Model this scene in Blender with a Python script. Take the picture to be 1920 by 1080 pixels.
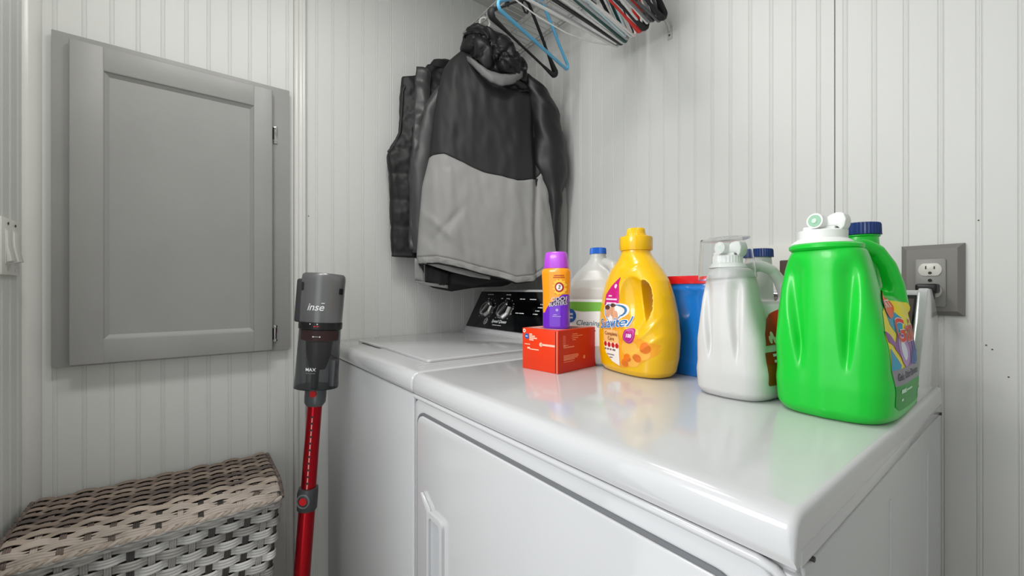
import bpy, bmesh, math, random
from mathutils import Vector, Matrix, noise
from mathutils.bvhtree import BVHTree
R = math.radians; PI = math.pi
random.seed(7)
sc = bpy.context.scene
for o in list(bpy.data.objects): bpy.data.objects.remove(o)
COL = sc.collection

# ------------------------------------------------------------------ camera, world, light, exposure
cam_d = bpy.data.cameras.new('camera'); cam = bpy.data.objects.new('camera', cam_d); COL.objects.link(cam)
cam.location = (0, 0, 1.09); cam.rotation_euler = (R(90), 0, R(52.316))
cam_d.sensor_width = 36; cam_d.lens = 779.79/1920*36; cam_d.shift_y = 2.15/1920; cam_d.clip_start = .01
sc.camera = cam
w = bpy.data.worlds.new('world'); sc.world = w; w.use_nodes = True
w.node_tree.nodes['Background'].inputs[0].default_value = (.93, .965, 1, 1)
w.node_tree.nodes['Background'].inputs[1].default_value = 1.9
def area(name, loc, size, power, rot=(0, 0, 0), col=(1, .985, .96)):
    l = bpy.data.lights.new(name, 'AREA'); l.shape = 'DISK'; l.size = size; l.energy = power; l.color = col
    o = bpy.data.objects.new(name, l); COL.objects.link(o); o.location = loc; o.rotation_euler = rot
    return o
area('ceiling_lamp_light', (-.72, .30, 2.285), .22, 5.5)
area('entry_fill_light', (-.66, -.13, 2.285), .25, 6)  # added fill for the lower left wall and basket, no known fixture
area('hallway_fill_light', (-.48, -1.15, 1.85), .6, 15, (R(68), 0, R(18)))  # added fill from behind the doorway, not a known lamp
sc.view_settings.view_transform = 'Standard'; sc.view_settings.look = 'None'
sc.view_settings.exposure = -.14; sc.view_settings.gamma = 1; sc.view_settings.use_curve_mapping = False

# ------------------------------------------------------------------ materials
def lin(c):
    if isinstance(c, str): c = tuple(int(c[i:i+2], 16)/255 for i in (0, 2, 4))
    return tuple(x/12.92 if x <= .04045 else ((x+.055)/1.055)**2.4 for x in c)
MATS = {}
def pm(name, col, rough=.5, metal=0, coat=0, var=0, vs=8, bump=0, bs=60, trans=0, sss=0, alpha=1, sheen=0, stretch=(1, 1, 1), ior=1.45, spec=.5):
    if name in MATS: return MATS[name]
    m = bpy.data.materials.new(name); m.use_nodes = True; nt = m.node_tree; b = nt.nodes['Principled BSDF']
    c = lin(col); b.inputs['Base Color'].default_value = (*c, 1); b.inputs['Roughness'].default_value = rough
    b.inputs['Metallic'].default_value = metal; b.inputs['Coat Weight'].default_value = coat; b.inputs['Coat Roughness'].default_value = .08
    b.inputs['Transmission Weight'].default_value = trans; b.inputs['IOR'].default_value = ior; b.inputs['Alpha'].default_value = alpha
    b.inputs['Subsurface Weight'].default_value = sss; b.inputs['Subsurface Radius'].default_value = (.02, .02, .02)
    b.inputs['Sheen Weight'].default_value = sheen; b.inputs['Specular IOR Level'].default_value = spec
    if var or bump:
        tc = nt.nodes.new('ShaderNodeTexCoord'); mp = nt.nodes.new('ShaderNodeMapping'); mp.inputs['Scale'].default_value = stretch
        nt.links.new(tc.outputs['Object'], mp.inputs[0])
    if var:
        n = nt.nodes.new('ShaderNodeTexNoise'); n.inputs['Scale'].default_value = vs; n.inputs['Detail'].default_value = 5
        nt.links.new(mp.outputs[0], n.inputs['Vector'])
        r = nt.nodes.new('ShaderNodeValToRGB'); e = r.color_ramp.elements; e[0].position = .3; e[1].position = .7
        e[0].color = (*[x*(1-var) for x in c], 1); e[1].color = (*[min(1, x*(1+var)) for x in c], 1)
        nt.links.new(n.outputs['Fac'], r.inputs[0]); nt.links.new(r.outputs[0], b.inputs['Base Color'])
    if bump:
        n2 = nt.nodes.new('ShaderNodeTexNoise'); n2.inputs['Scale'].default_value = bs; n2.inputs['Detail'].default_value = 3
        nt.links.new(mp.outputs[0], n2.inputs['Vector'])
        bp = nt.nodes.new('ShaderNodeBump'); bp.inputs['Strength'].default_value = bump; bp.inputs['Distance'].default_value = .002
        nt.links.new(n2.outputs['Fac'], bp.inputs['Height']); nt.links.new(bp.outputs[0], b.inputs['Normal'])
    MATS[name] = m; return m
WALL = pm('painted_panelling', 'd5d6d3', .45, var=.035, vs=3, bump=.12, bs=90, stretch=(1, 1, .25))
WALLBK = pm('panelling_backing', 'c4c4c0', .6)
CEIL = pm('ceiling_paint', 'c9c9c5', .8, bump=.3, bs=200)
TRIM = pm('trim_paint', 'd6d6d2', .3, var=.02)
FLOOR = pm('floor_vinyl', 'b9b1a6', .5, var=.15, vs=5)
WHITE = pm('white_enamel', 'c5c6c7', .14, coat=.4, var=.01, vs=4, bump=.05, bs=14)
WHITE2 = pm('white_side_enamel', 'c2c4c5', .25, bump=.1, bs=30)
GREYC = pm('grey_cabinet_paint', '989896', .42, var=.05, vs=5, bump=.15, bs=60)
CHROME = pm('chrome', 'd8d8d8', .12, 1)
DARKMET = pm('dark_metal', '2b2b2c', .35, 1)
BLACKG = pm('black_gloss_panel', '0c0d0f', .12, coat=.3)
BLACKP = pm('black_plastic', '141416', .35)
NICK_SHADE = pm('scratched_dark_gap_shade', '3a3836', .6)
OFFW = pm('off_white_plastic', 'dadad4', .3)
GREYPL = pm('grey_plate_paint', '7a7873', .42, var=.05)
BROWNPL = pm('brown_plate', '4a3a32', .45)
PRINTW = pm('white_print', 'eceef0', .5)
def flat(c): return pm('ink_'+c, c, .45)

# ------------------------------------------------------------------ mesh helpers
def newmesh(name, V, F, smooth=False):
    me = bpy.data.meshes.new(name); me.from_pydata([tuple(v) for v in V], [], F); me.validate(); me.update()
    bm = bmesh.new(); bm.from_mesh(me); bmesh.ops.recalc_face_normals(bm, faces=bm.faces); bm.to_mesh(me); bm.free()
    if smooth: me.shade_smooth()
    return me
WM = {}
def thing(name, label, cat, loc=(0, 0, 0), rotz=0, group=None):
    o = bpy.data.objects.new(name, None); o.empty_display_size = .05; COL.objects.link(o)
    o.location = loc; o.rotation_euler = (0, 0, rotz); o['label'] = label; o['category'] = cat
    if group: o['group'] = group
    WM[o.name] = Matrix.Translation(loc) @ Matrix.Rotation(rotz, 4, 'Z')
    return o
def part(name, me, mat, parent=None, world=False, label=None):
    o = bpy.data.objects.new(name, me); COL.objects.link(o)
    if mat and not me.materials: me.materials.append(mat)
    if parent:
        o.parent = parent; M = WM[parent.name]; WM[o.name] = M
        if world: me.transform(M.inverted())
    else: WM[o.name] = Matrix.Identity(4)
    if label: o['label'] = label
    return o
def tag(o, label, cat, group=None):
    o['label'] = label; o['category'] = cat
    if group: o['group'] = group
    return o
def struct(o): o['kind'] = 'structure'; return o
def boxm(x0, x1, y0, y1, z0, z1, bev=0, seg=2):
    bm = bmesh.new(); bmesh.ops.create_cube(bm, size=1)
    for v in bm.verts: v.co = Vector(((x0+x1)/2+v.co.x*(x1-x0), (y0+y1)/2+v.co.y*(y1-y0), (z0+z1)/2+v.co.z*(z1-z0)))
    if bev: bmesh.ops.bevel(bm, geom=bm.edges[:], offset=bev, segments=seg, affect='EDGES', profile=.5)
    me = bpy.data.meshes.new('box'); bm.to_mesh(me); bm.free()
    if bev: me.shade_smooth(); autosm(me)
    return me
def autosm(me, ang=40):
    bm = bmesh.new(); bm.from_mesh(me)
    for f in bm.faces: f.smooth = True
    for e in bm.edges:
        if len(e.link_faces) == 2: e.smooth = e.calc_face_angle(0) < R(ang)
    bm.to_mesh(me); bm.free(); return me
def join(*mes):
    bm = bmesh.new()
    for me in mes: bm.from_mesh(me)
    out = bpy.data.meshes.new('joined'); bm.to_mesh(out); bm.free(); return out
def prism(pts, axis, a, b, bev=0, seg=2):
    """polygon pts in the two other axes, extruded a..b along axis ('x': pts=(y,z), 'y': pts=(x,z), 'z': pts=(x,y))"""
    mk = {'x': lambda p, t: (t, p[0], p[1]), 'y': lambda p, t: (p[0], t, p[1]), 'z': lambda p, t: (p[0], p[1], t)}[axis]
    n = len(pts); V = [mk(p, a) for p in pts]+[mk(p, b) for p in pts]
    F = [list(range(n)), list(range(n, 2*n))]+[[i, (i+1) % n, n+(i+1) % n, n+i] for i in range(n)]
    me = newmesh('prism', V, F)
    if bev:
        bm = bmesh.new(); bm.from_mesh(me)
        ed = [e for e in bm.edges if e.calc_face_angle(0) > R(25)]
        bmesh.ops.bevel(bm, geom=ed, offset=bev, segments=seg, affect='EDGES', profile=.5); bm.to_mesh(me); bm.free(); autosm(me)
    return me
def tube(pts, r, seg=8, closed=False, flatx=1.0):
    pts = [Vector(p) for p in pts]; n = len(pts)
    rr = r if isinstance(r, (list, tuple)) else [r]*n
    T = []
    for i in range(n):
        a = pts[(i-1) % n] if (closed or i > 0) else pts[0]; b = pts[(i+1) % n] if (closed or i < n-1) else pts[-1]
        T.append((b-a).normalized())
    up = Vector((0, 0, 1)) if abs(T[0].z) < .9 else Vector((1, 0, 0))
    N = (up-T[0]*up.dot(T[0])).normalized(); V = []; F = []
    for i in range(n):
        N = (N-T[i]*N.dot(T[i])); N = N.normalized() if N.length > 1e-6 else T[i].orthogonal().normalized()
        B = T[i].cross(N)
        for k in range(seg):
            a = 2*PI*k/seg; V.append(pts[i]+(N*math.cos(a)*flatx+B*math.sin(a))*rr[i])
    m = n if closed else n-1
    for i in range(m):
        for k in range(seg):
            a, b = i*seg+k, i*seg+(k+1) % seg; j = ((i+1) % n)*seg
            F.append([a, b, j+(k+1) % seg, j+k])
    if not closed: F += [list(range(seg)), list(range((n-1)*seg, n*seg))]
    return autosm(newmesh('tube', V, F, True), 50)
def rings(rs, N=48, cap=True):
    """rs: list of (z, cx, cy, hx, hy, n) superellipse rings"""
    V = []; F = []
    for (z, cx, cy, hx, hy, n) in rs:
        for k in range(N):
            a = 2*PI*k/N; c, s = math.cos(a), math.sin(a)
            V.append((cx+hx*math.copysign(abs(c)**(2/n), c), cy+hy*math.copysign(abs(s)**(2/n), s), z))
    for i in range(len(rs)-1):
        for k in range(N): F.append([i*N+k, i*N+(k+1) % N, (i+1)*N+(k+1) % N, (i+1)*N+k])
    if cap: F += [list(range(N)), list(range((len(rs)-1)*N, len(rs)*N))]
    return autosm(newmesh('loft', V, F, True), 45)
def lathe(prof, N=40, cx=0, cy=0, ribs=0, ribd=0):
    V = []; F = []
    for (r, z) in prof:
        for k in range(N):
            a = 2*PI*k/N; q = r-(ribd if (ribs and k % 2 and r > .004) else 0); V.append((cx+q*math.cos(a), cy+q*math.sin(a), z))
    n = len(prof)
    for i in range(n-1):
        for k in range(N): F.append([i*N+k, i*N+(k+1) % N, (i+1)*N+(k+1) % N, (i+1)*N+k])
    F += [list(range(N)), list(range((n-1)*N, n*N))]
    return autosm(newmesh('lathe', V, F, True), 40)
def remeshed(me, vox, smooth=6, cutters=(), faces_smooth=True):
    o = bpy.data.objects.new('tmp', me); COL.objects.link(o); tmp = []
    for c in cutters:
        co = bpy.data.objects.new('cut', c); COL.objects.link(co); tmp.append(co)
        m = o.modifiers.new('b', 'BOOLEAN'); m.operation = 'DIFFERENCE'; m.object = co; m.solver = 'EXACT'
    m = o.modifiers.new('r', 'REMESH'); m.mode = 'VOXEL'; m.voxel_size = vox; m.use_smooth_shade = True
    m = o.modifiers.new('s', 'SMOOTH'); m.iterations = smooth; m.factor = .5
    bpy.context.view_layer.update(); dg = bpy.context.evaluated_depsgraph_get()
    out = bpy.data.meshes.new_from_object(o.evaluated_get(dg)); out.shade_smooth()
    for t in tmp+[o]: bpy.data.objects.remove(t)
    return out
def bvh_of(*mes):
    bm = bmesh.new()
    for me in mes: bm.from_mesh(me)
    t = BVHTree.FromBMesh(bm); bm.free(); return t
# ---- flat print: polygons or letters laid on a surface
def circ(cx, cy, rx, ry=None, n=28, a0=0, a1=360):
    ry = ry or rx; return [(cx+rx*math.cos(R(a0+(a1-a0)*k/n)), cy+ry*math.sin(R(a0+(a1-a0)*k/n))) for k in range(n)]
def rect(x0, y0, x1, y1): return [(x0, y0), (x1, y0), (x1, y1), (x0, y1)]
def rrect(x0, y0, x1, y1, r, n=5):
    P = []
    for cx, cy, a in ((x1-r, y1-r, 0), (x0+r, y1-r, 90), (x0+r, y0+r, 180), (x1-r, y0+r, 270)):
        P += [(cx+r*math.cos(R(a+90*k/n)), cy+r*math.sin(R(a+90*k/n))) for k in range(n+1)]
    return P
def textmesh(s, size, cx=0, cy=0, shear=0, bold=0, rot=0, align='CENTER', sp=1, sx=1):
    cu = bpy.data.curves.new('t', 'FONT'); cu.body = s; cu.size = size; cu.align_x = align; cu.align_y = 'CENTER'; cu.shear = shear; cu.offset = bold
    cu.space_character = sp; cu.resolution_u = 3
    o = bpy.data.objects.new('t', cu); COL.objects.link(o); bpy.context.view_layer.update()
    me = bpy.data.meshes.new_from_object(o.evaluated_get(bpy.context.evaluated_depsgraph_get())); bpy.data.objects.remove(o)
    me.transform(Matrix.Translation((cx, cy, 0)) @ Matrix.Rotation(R(rot), 4, 'Z') @ Matrix.Diagonal((sx, 1, 1, 1)))
    return me
def decal(name, shapes, mat, parent, O, X, Y, bvh=None, off=.0004, maxe=None, world=False):
    """shapes: list of polygons or meshes in 2D; laid on plane O + x X + y Y (outward X x Y), dropped onto bvh when given"""
    bm = bmesh.new()
    for s in shapes:
        if isinstance(s, bpy.types.Mesh): bm.from_mesh(s)
        else:
            vs = [bm.verts.new((p[0], p[1], 0)) for p in s]
            try: bm.faces.new(vs)
            except ValueError: pass
    bmesh.ops.triangulate(bm, faces=bm.faces[:])
    if bvh or maxe:
        me_ = maxe or .006
        for _ in range(7):
            L = [e for e in bm.edges if e.calc_length() > me_]
            if not L: break
            bmesh.ops.subdivide_edges(bm, edges=L, cuts=1); bmesh.ops.triangulate(bm, faces=bm.faces[:])
    O = Vector(O); X = Vector(X).normalized(); Y = Vector(Y).normalized(); N = X.cross(Y)
    miss = []
    for v in bm.verts:
        p = O+X*v.co.x+Y*v.co.y
        if bvh:
            h = bvh.ray_cast(p+N*.3, -N)
            if h[0] is None: miss.append(v); continue
            p = h[0]
        v.co = p+N*off
    if miss: bmesh.ops.delete(bm, geom=miss, context='VERTS')
    for f in bm.faces: f.smooth = bool(bvh)
    bm.normal_update()
    if bm.faces and sum((f.normal.dot(N) for f in bm.faces)) < 0: bmesh.ops.reverse_faces(bm, faces=bm.faces[:])
    me = bpy.data.meshes.new(name); bm.to_mesh(me); bm.free()
    o = part(name, me, mat, parent, world)
    if len(shapes) > 1: o['kind'] = 'stuff'
    return o
XV, YV, ZV = (1, 0, 0), (0, 1, 0), (0, 0, 1)

# ------------------------------------------------------------------ room shell
D, E, FY, CH, XR = 1.4893, 1.1785, -.312, 2.308, .45
S = .0508
def board_profile(w, l=True, r=True):
    P = [(0, 0)]
    if l: P += [(.0022, 0), (.0037, -.0013), (.0050, 0)]
    if r: P += [(w-.0050, 0), (w-.0037, -.0013), (w-.0022, 0)]
    return P+[(w, 0), (w, -.006), (0, -.006)]
def boards(parent, a, b, grooves, place, zt=CH, z0=0):
    """vertical beadboard boards between a and b with groove centres at grooves; place(s, depth, z) -> world point"""
    ed = [a]+[g for g in sorted(grooves) if a+.006 < g < b-.006]+[b]; cache = {}
    for s0, s1 in zip(ed[:-1], ed[1:]):
        w_ = round(s1-s0, 4); l, r = s0 != a, s1 != b; key = (w_, l, r)
        if key not in cache:
            P = board_profile(w_-.0002, l, r); n = len(P)
            o0 = Vector(place(0, 0, 0)); V = [Vector(place(p[0], p[1], z))-o0 for z in (z0, zt) for p in P]
            F = [list(range(n)), list(range(n, 2*n))]+[[i, (i+1) % n, n+(i+1) % n, n+i] for i in range(n)]
            me = newmesh('board', V, F); me.materials.append(WALL); cache[key] = me
        o = bpy.data.objects.new('board', cache[key]); COL.objects.link(o); o.parent = parent
        o.location = Vector(place(s0, 0, 0))
wl = struct(part('wall_left', boxm(-D-.06, -D-.006, FY-.06, E+.06, 0, CH), WALLBK))
boards(wl, FY, .262, [-.2637+S*i for i in range(11)], lambda s, d, z: (-D+d, s, z))
boards(wl, .2965, E, [.4843+S*i for i in range(-5, 16)], lambda s, d, z: (-D+d, s, z))
wb = struct(part('wall_back', boxm(-D-.06, XR+.06, E+.006, E+.06, 0, CH), WALLBK))
seam = -.2585*E
boards(wb, -D, seam-.0012, [-.0312-S*i for i in range(0, 30)], lambda s, d, z: (s, E-d, z))
boards(wb, seam+.0012, XR, [-.0312-S*i for i in range(-22, 7)], lambda s, d, z: (s, E-d, z))
wf = struct(part('wall_front', boxm(-D-.06, -.70, FY-.06, FY-.006, 0, CH), WALLBK))
boards(wf, -D, -.70, [-1.336-.0508+S*i for i in range(-1, 16)], lambda s, d, z: (s, FY+d, z))
struct(part('wall_right', boxm(XR, XR+.06, FY-.06, E+.06, 0, CH), CEIL))  # unseen wall, set close in to darken the area right of the dryer
struct(part('wall_front', boxm(.14, XR+.06, FY-.06, FY, 0, CH), CEIL))  # unseen wall piece added to narrow the doorway and block light
struct(part('ceiling', boxm(-D-.06, XR+.06, FY-.06, E+.06, CH, CH+.05), CEIL))
struct(part('floor', boxm(-D-.06, XR+.06, FY-.06, E+.06, -.05, 0), FLOOR))
struct(part('trim_1', prism([(-D, .262), (-D+.010, .262), (-D+.014, .266), (-D+.014, .274), (-D+.010, .276), (-D+.010, .284), (-D+.016, .287), (-D+.016, .2935), (-D+.012, .2965), (-D, .2965)], 'z', 0, CH, .0012), TRIM))
struct(part('trim_2', prism([(-D, FY), (-D+.026, FY), (-D+.024, FY+.010), (-D+.016, FY+.020), (-D+.008, FY+.026), (-D, FY+.028)], 'z', 0, CH, .001), TRIM))
struct(part('trim_3', prism([(-.70, FY-.06), (-.70, FY+.012), (-.712, FY+.014), (-.755, FY+.012), (-.762, FY+.006), (-.762, FY), (-.7, FY)], 'z', 0, CH), TRIM))
for nm, y, z in (('nail', .308, 2.16), ('nail', .307, 2.06), ('nail', .306, 1.33), ('nail', -.2985, 1.50)):
    part('nail', tube([(-D-.001, y, z), (-D+.0012+(.018 if y < 0 else 0), y, z)], .0016, 8), NICK_SHADE, wl, True)
for x, z in ((-.0735, .985), (-.066, .978), (-.0465, .93), (-.083, 1.22), (-.30, 1.19)):
    part('nail', tube([(x, E+.001, z), (x, E-.0008, z)], .0013, 8), NICK_SHADE, wb, True)

# ------------------------------------------------------------------ grey wall cabinet
t = thing('wall_cabinet', 'grey painted recessed wall cabinet with framed door on the left wall', 'cabinet', (-D, 0, .9))
x0 = -D
part('face_frame', boxm(x0, x0+.019, -.266, .247, .899, 1.717, .0015), GREYC, t, True)
DY0, DY1, DZ0, DZ1 = -.234, .198, .903, 1.699
xa, xb = x0+.019, x0+.039
iy0, iy1, iz0, iz1 = -.172, .148, .966, 1.636
dr = part('door', boxm(xa, xb-.010, DY0+.004, DY1-.004, DZ0+.004, DZ1-.004), GREYC, t, True)
def frame_bar(nm, P):   # P: (y,z) quad
    part(nm, prism(P, 'x', xa, xb, .0035, 3), GREYC, dr, True)
frame_bar('stile', [(DY0, DZ0), (iy0, DZ0), (iy0, DZ1), (DY0, DZ1)])
frame_bar('stile', [(iy1, DZ0), (DY1, DZ0), (DY1, DZ1), (iy1, DZ1)])
frame_bar('rail', [(iy0-.003, DZ1), (iy0-.003, iz1), (iy1+.003, iz1), (iy1+.003, DZ1)])
frame_bar('rail', [(iy0-.003, DZ0), (iy1+.003, DZ0), (iy1+.003, iz0), (iy0-.003, iz0)])
mold = []
for (a, b, c, d) in (((iy0, iz0), (iy1, iz0), (iy1-.010, iz0+.010), (iy0+.010, iz0+.010)), ((iy1, iz0), (iy1, iz1), (iy1-.010, iz1-.010), (iy1-.010, iz0+.010)),
                     ((iy1, iz1), (iy0, iz1), (iy0+.010, iz1-.010), (iy1-.010, iz1-.010)), ((iy0, iz1), (iy0, iz0), (iy0+.010, iz0+.010), (iy0+.010, iz1-.010))):
    V = [(xb-.003, *a), (xb-.003, *b), (xb-.011, *c), (xb-.011, *d), (xb-.02, *a), (xb-.02, *b), (xb-.02, *c), (xb-.02, *d)]
    mold.append(newmesh('m', V, [[0, 1, 2, 3], [4, 5, 6, 7], [0, 1, 5, 4], [1, 2, 6, 5], [2, 3, 7, 6], [3, 0, 4, 7]]))
part('moulding', join(*mold), GREYC, dr, True)
for z in (1.567, .953):
    h = part('hinge', boxm(x0+.019, x0+.0215, .203, .2135, z-.026, z+.026, .001), CHROME, t, True, label='chrome hinge')
    part('hinge_knuckle', tube([(x0+.0245, .2015, z-.021), (x0+.0245, .2015, z+.021)], .0036, 12), CHROME, h, True)
    part('hinge_leaf', boxm(x0+.020, x0+.0385, .1985, .2015, z-.018, z+.018), DARKMET, h, True)
    for dz in (-.021, .021):
        part('screw', lathe([(.0001, .0), (.0042, 0), (.0036, .0016), (.0001, .002)], 12), CHROME, h).matrix_local = Matrix.Translation(Vector((x0+.0214, .2095, z+dz))-Vector((-D, 0, .9))) @ Matrix.Rotation(R(90), 4, 'Y')

# ------------------------------------------------------------------ light switch on the front wall
t = thing('light_switch', 'white two-paddle light switch plate on the far left wall', 'light switch', (-1.37, FY, 1.18))
y0 = FY
part('cover_plate', boxm(-1.428, -1.312, y0, y0+.006, 1.120, 1.240, .002), OFFW, t, True)
for cx in (-1.394, -1.348):
    part('rocker_frame', boxm(cx-.0185, cx+.0185, y0+.006, y0+.0075, 1.144, 1.216, .0008), OFFW, t, True)
    part('rocker', prism([(y0+.007, 1.147), (y0+.0075, 1.147), (y0+.0155, 1.150), (y0+.0095, 1.182), (y0+.0085, 1.213), (y0+.007, 1.213)], 'x', cx-.016, cx+.016, .0007), OFFW, t, True)
    for z in (1.131, 1.229):
        part('screw', tube([(cx, y0+.005, z), (cx, y0+.0072, z)], .003, 10), CHROME if z < 1.2 else NICK_SHADE, t, True)

# ------------------------------------------------------------------ washer and dryer
TOP = .917
def console(t, xl, xr, washer):
    prof = [(.872, TOP-.002), (.872, TOP+.012), (.880, TOP+.021), (.960, 1.084), (.968, 1.0885), (1.010, 1.0865), (1.062, 1.040), (1.066, TOP-.002)]
    c = part('console', prism(prof, 'x', xl, xr, .003, 3), WHITE, t, True)
    A = Vector((0, .880, TOP+.0222)); dd = Vector((0, .08, .1445)).normalized()
    O = (0, A.y, A.z)
    N = Vector(XV).cross(dd)
    # inset black panel
    bx0, bx1 = xl+.004, xr-.010
    def fp(x, s, h=0): return Vector((x, A.y, A.z))+dd*s+N*h
    V = [fp(bx0, .003), fp(bx1, .003), fp(bx1, .160), fp(bx0, .160)]; V += [v+N*.0022 for v in V]
    me = newmesh('cp', V, [[0, 1, 2, 3], [4, 5, 6, 7], [0, 1, 5, 4], [1, 2, 6, 5], [2, 3, 7, 6], [3, 0, 4, 7]])
    return c, part('control_panel', me, BLACKG, t, True, label='black control panel' if washer else None), O, dd, fp, N
def appliance(name, label, xl, xr, washer):
    t = thing(name, label, 'appliance', ((xl+xr)/2, .36, 0))
    part('cabinet', boxm(xl+.004, xr-.004, .374, 1.045, .02, .872, .004), WHITE2, t, True)
    part('base', boxm(xl+.02, xr-.02, .40, 1.03, 0, .03), BLACKP, t, True)
    # worktop: rounded front edge and a low rim on the sides
    prof = [(.364, .8765), (.3605, .886), (.3605, .900), (.364, .909), (.371, .9148), (.383, .9170), (1.05, .9170), (1.05, .8765)]
    me = prism(prof, 'x', xl+.001, xr-.001)
    bm = bmesh.new(); bm.from_mesh(me)
    ed = [e for e in bm.edges if abs((e.verts[0].co-e.verts[1].co).x) < 1e-5 and min(v.co.z for v in e.verts) > .88]
    bmesh.ops.bevel(bm, geom=ed, offset=.007, segments=4, affect='EDGES', profile=.5); bm.to_mesh(me); bm.free(); autosm(me, 50)
    part('worktop', me, WHITE, t, True)
    if not washer:
        part('worktop_skirt', boxm(xr-.010, xr, .372, 1.045, .8745, .889, .002), WHITE, t, True)
    return t
wx0, wx1 = -1.4885, -.8055
wt = appliance('washing_machine', 'white top-load washing machine in the corner with black control panel', wx0, wx1, True)
part('front_panel', boxm(wx0+.003, wx1-.003, .3655, .376, .03, .8725, .004, 3), WHITE2, wt, True)
# lid
lz = TOP
lid_o = [(-1.395, .437), (-1.21, .4365), (-1.197, .441), (-1.175, .4435), (-1.0, .4375), (-.892, .437), (-.886, .443), (-.886, .862), (-1.405, .862), (-1.405, .447)]
part('lid', prism(lid_o, 'z', lz-.001, lz+.0075, .0028, 3), WHITE, wt, True)
part('lid_gap_shade', prism([(-1.352, .4335), (-1.20, .4325), (-1.19, .4375), (-1.30, .4375), (-1.352, .4375)], 'z', lz-.001, lz+.0006), NICK_SHADE, wt, True, label='dark strip painted as shade of the finger gap under the lid edge')  # flat dark strip, shade of the finger gap put into the colour
part('deck_rim', join(boxm(-.872, -.866, .40, .868, lz-.001, lz+.003, .001), boxm(-1.45, -.83, .864, .871, lz-.001, lz+.010, .002)), WHITE, wt, True)
c, cp, O, dd, fp, N = console(wt, -1.447, -.835, True)
h0 = .0022
def cons(name, shapes, mat, off=.0026): return decal(name, shapes, mat, cp, O, XV, dd, None, off, world=True)
def knob(cx, s, r):
    M = Matrix((( 1, 0, 0, 0), (0, dd.y, N.y, 0), (0, dd.z, N.z, 0), (0, 0, 0, 1)))
    p = fp(cx, s, h0)
    def k(name, prof, n, mat, par, rot=0):
        me = lathe(prof, n); me.transform(Matrix.Translation(p) @ M @ Matrix.Rotation(rot, 4, 'Z')); autosm(me, 25)
        return part(name, me, mat, par, True)
    kn = k('knob', [(r, 0), (r*1.0, .004), (r*.92, .010), (r*.84, .014), (r*.70, .0145), (r*.66, .013), (.001, .013)], 8, CHROME, wt, R(22.5))
    k('knob_face', [(r*.68, .0128), (r*.68, .0146), (.001, .0150)], 8, BLACKP, kn, R(22.5))
    me = boxm(-r*.12, r*.12, -r*.8, r*.95, .014, .019, .001); me.transform(Matrix.Translation(p) @ M @ Matrix.Rotation(R(-25), 4, 'Z'))
    part('knob_grip', me, CHROME, kn, True)
    cons('dial_marks', [[(cx+q[0]*1.0+r*1.28*math.cos(a), s+q[1]+r*1.28*math.sin(a)) for q in rect(-.002, -.001, .002, .001)] for a in [R(x) for x in range(-40, 221, 26)]], PRINTW)
knob(-1.345, .080, .035); knob(-1.232, .080, .037)
def bars(y, x, ws, h=.0028, gap=.003):
    out = []
    for w_ in ws: out.append(rect(x, y-h/2, x+w_, y+h/2)); x += w_+gap
    return out
cons('panel_print', bars(.1465, -1.385, [.010, .012, .010])+bars(.1465, -1.262, [.011, .014])+bars(.128, -1.372, [.009])+bars(.130, -1.285, [.012])+bars(.130, -1.252, [.020]) +
     bars(.130, -1.17, [.013, .012])+bars(.130, -1.115, [.034])+bars(.130, -1.035, [.02])+bars(.074, -1.163, [.018, .026])+
     [q for k in range(4) for q in bars(.112-.0125*k, -1.05-.006*k, [.004, .014+.003*(k % 2)], .003)], PRINTW)
cons('display_window', [rrect(-1.185, .066, -.985, .120, .003)], pm('display_black', '050506', .08), .0024)
cons('maker_logo', [textmesh('Speed Queen', .0165, -1.238, .035, shear=.25, bold=.0003)], PRINTW)
cons('maker_logo', bars(.0195, -1.27, [.03, .022], .002), PRINTW)
cons('maker_emblem', [circ(-1.322, .032, .0125, .0145, 6, 90, 450)], PRINTW)
cons('maker_emblem', [circ(-1.322, .032, .0105, .0125, 6, 90, 450)], flat('0c0d0f'), .003)
cons('maker_emblem', [textmesh('Q', .017, -1.322, .032)], PRINTW, .0034)

dx0, dx1 = -.8025, -.1165
dt = appliance('clothes_dryer', 'white clothes dryer nearest the camera with detergent jugs on top', dx0, dx1, False)
part('front_panel', prism(rrect(dx0+.004, .03, dx1-.014, .8685, .020, 6), 'y', .3645, .377, .004, 3), WHITE, dt, True)
part('front_lip', tube([(dx0+.004, .3655, .8705), (dx1-.030, .3655, .8705), (dx1-.018, .3665, .868), (dx1-.010, .370, .860)], .0045, 10), WHITE, dt, True)
def ringprism(P, Q, a, b):
    n = len(P); V = [(p[0], a, p[1]) for p in P]+[(p[0], a, p[1]) for p in Q]+[(p[0], b, p[1]) for p in P]+[(p[0], b, p[1]) for p in Q]; F = []
    for i in range(n):
        j = (i+1) % n; F += [[i, j, n+j, n+i], [2*n+i, 2*n+j, 3*n+j, 3*n+i], [i, j, 2*n+j, 2*n+i], [n+i, n+j, 3*n+j, 3*n+i]]
    return newmesh('rp', V, F)
door_z1 = .8405
gp = ringprism(rrect(-.782, .20, -.150, door_z1+.0055, .030, 8), rrect(-.7775, .2045, -.1545, door_z1+.001, .026, 8), .3615, .3650)
part('door_gasket', gp, pm('gasket_grey', '6d6f72', .5), dt, True)
dd_ = part('door', prism(rrect(-.7765, .2055, -.1555, door_z1, .025, 8), 'y', .3590, .366, .0022, 3), WHITE, dt, True)
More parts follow.
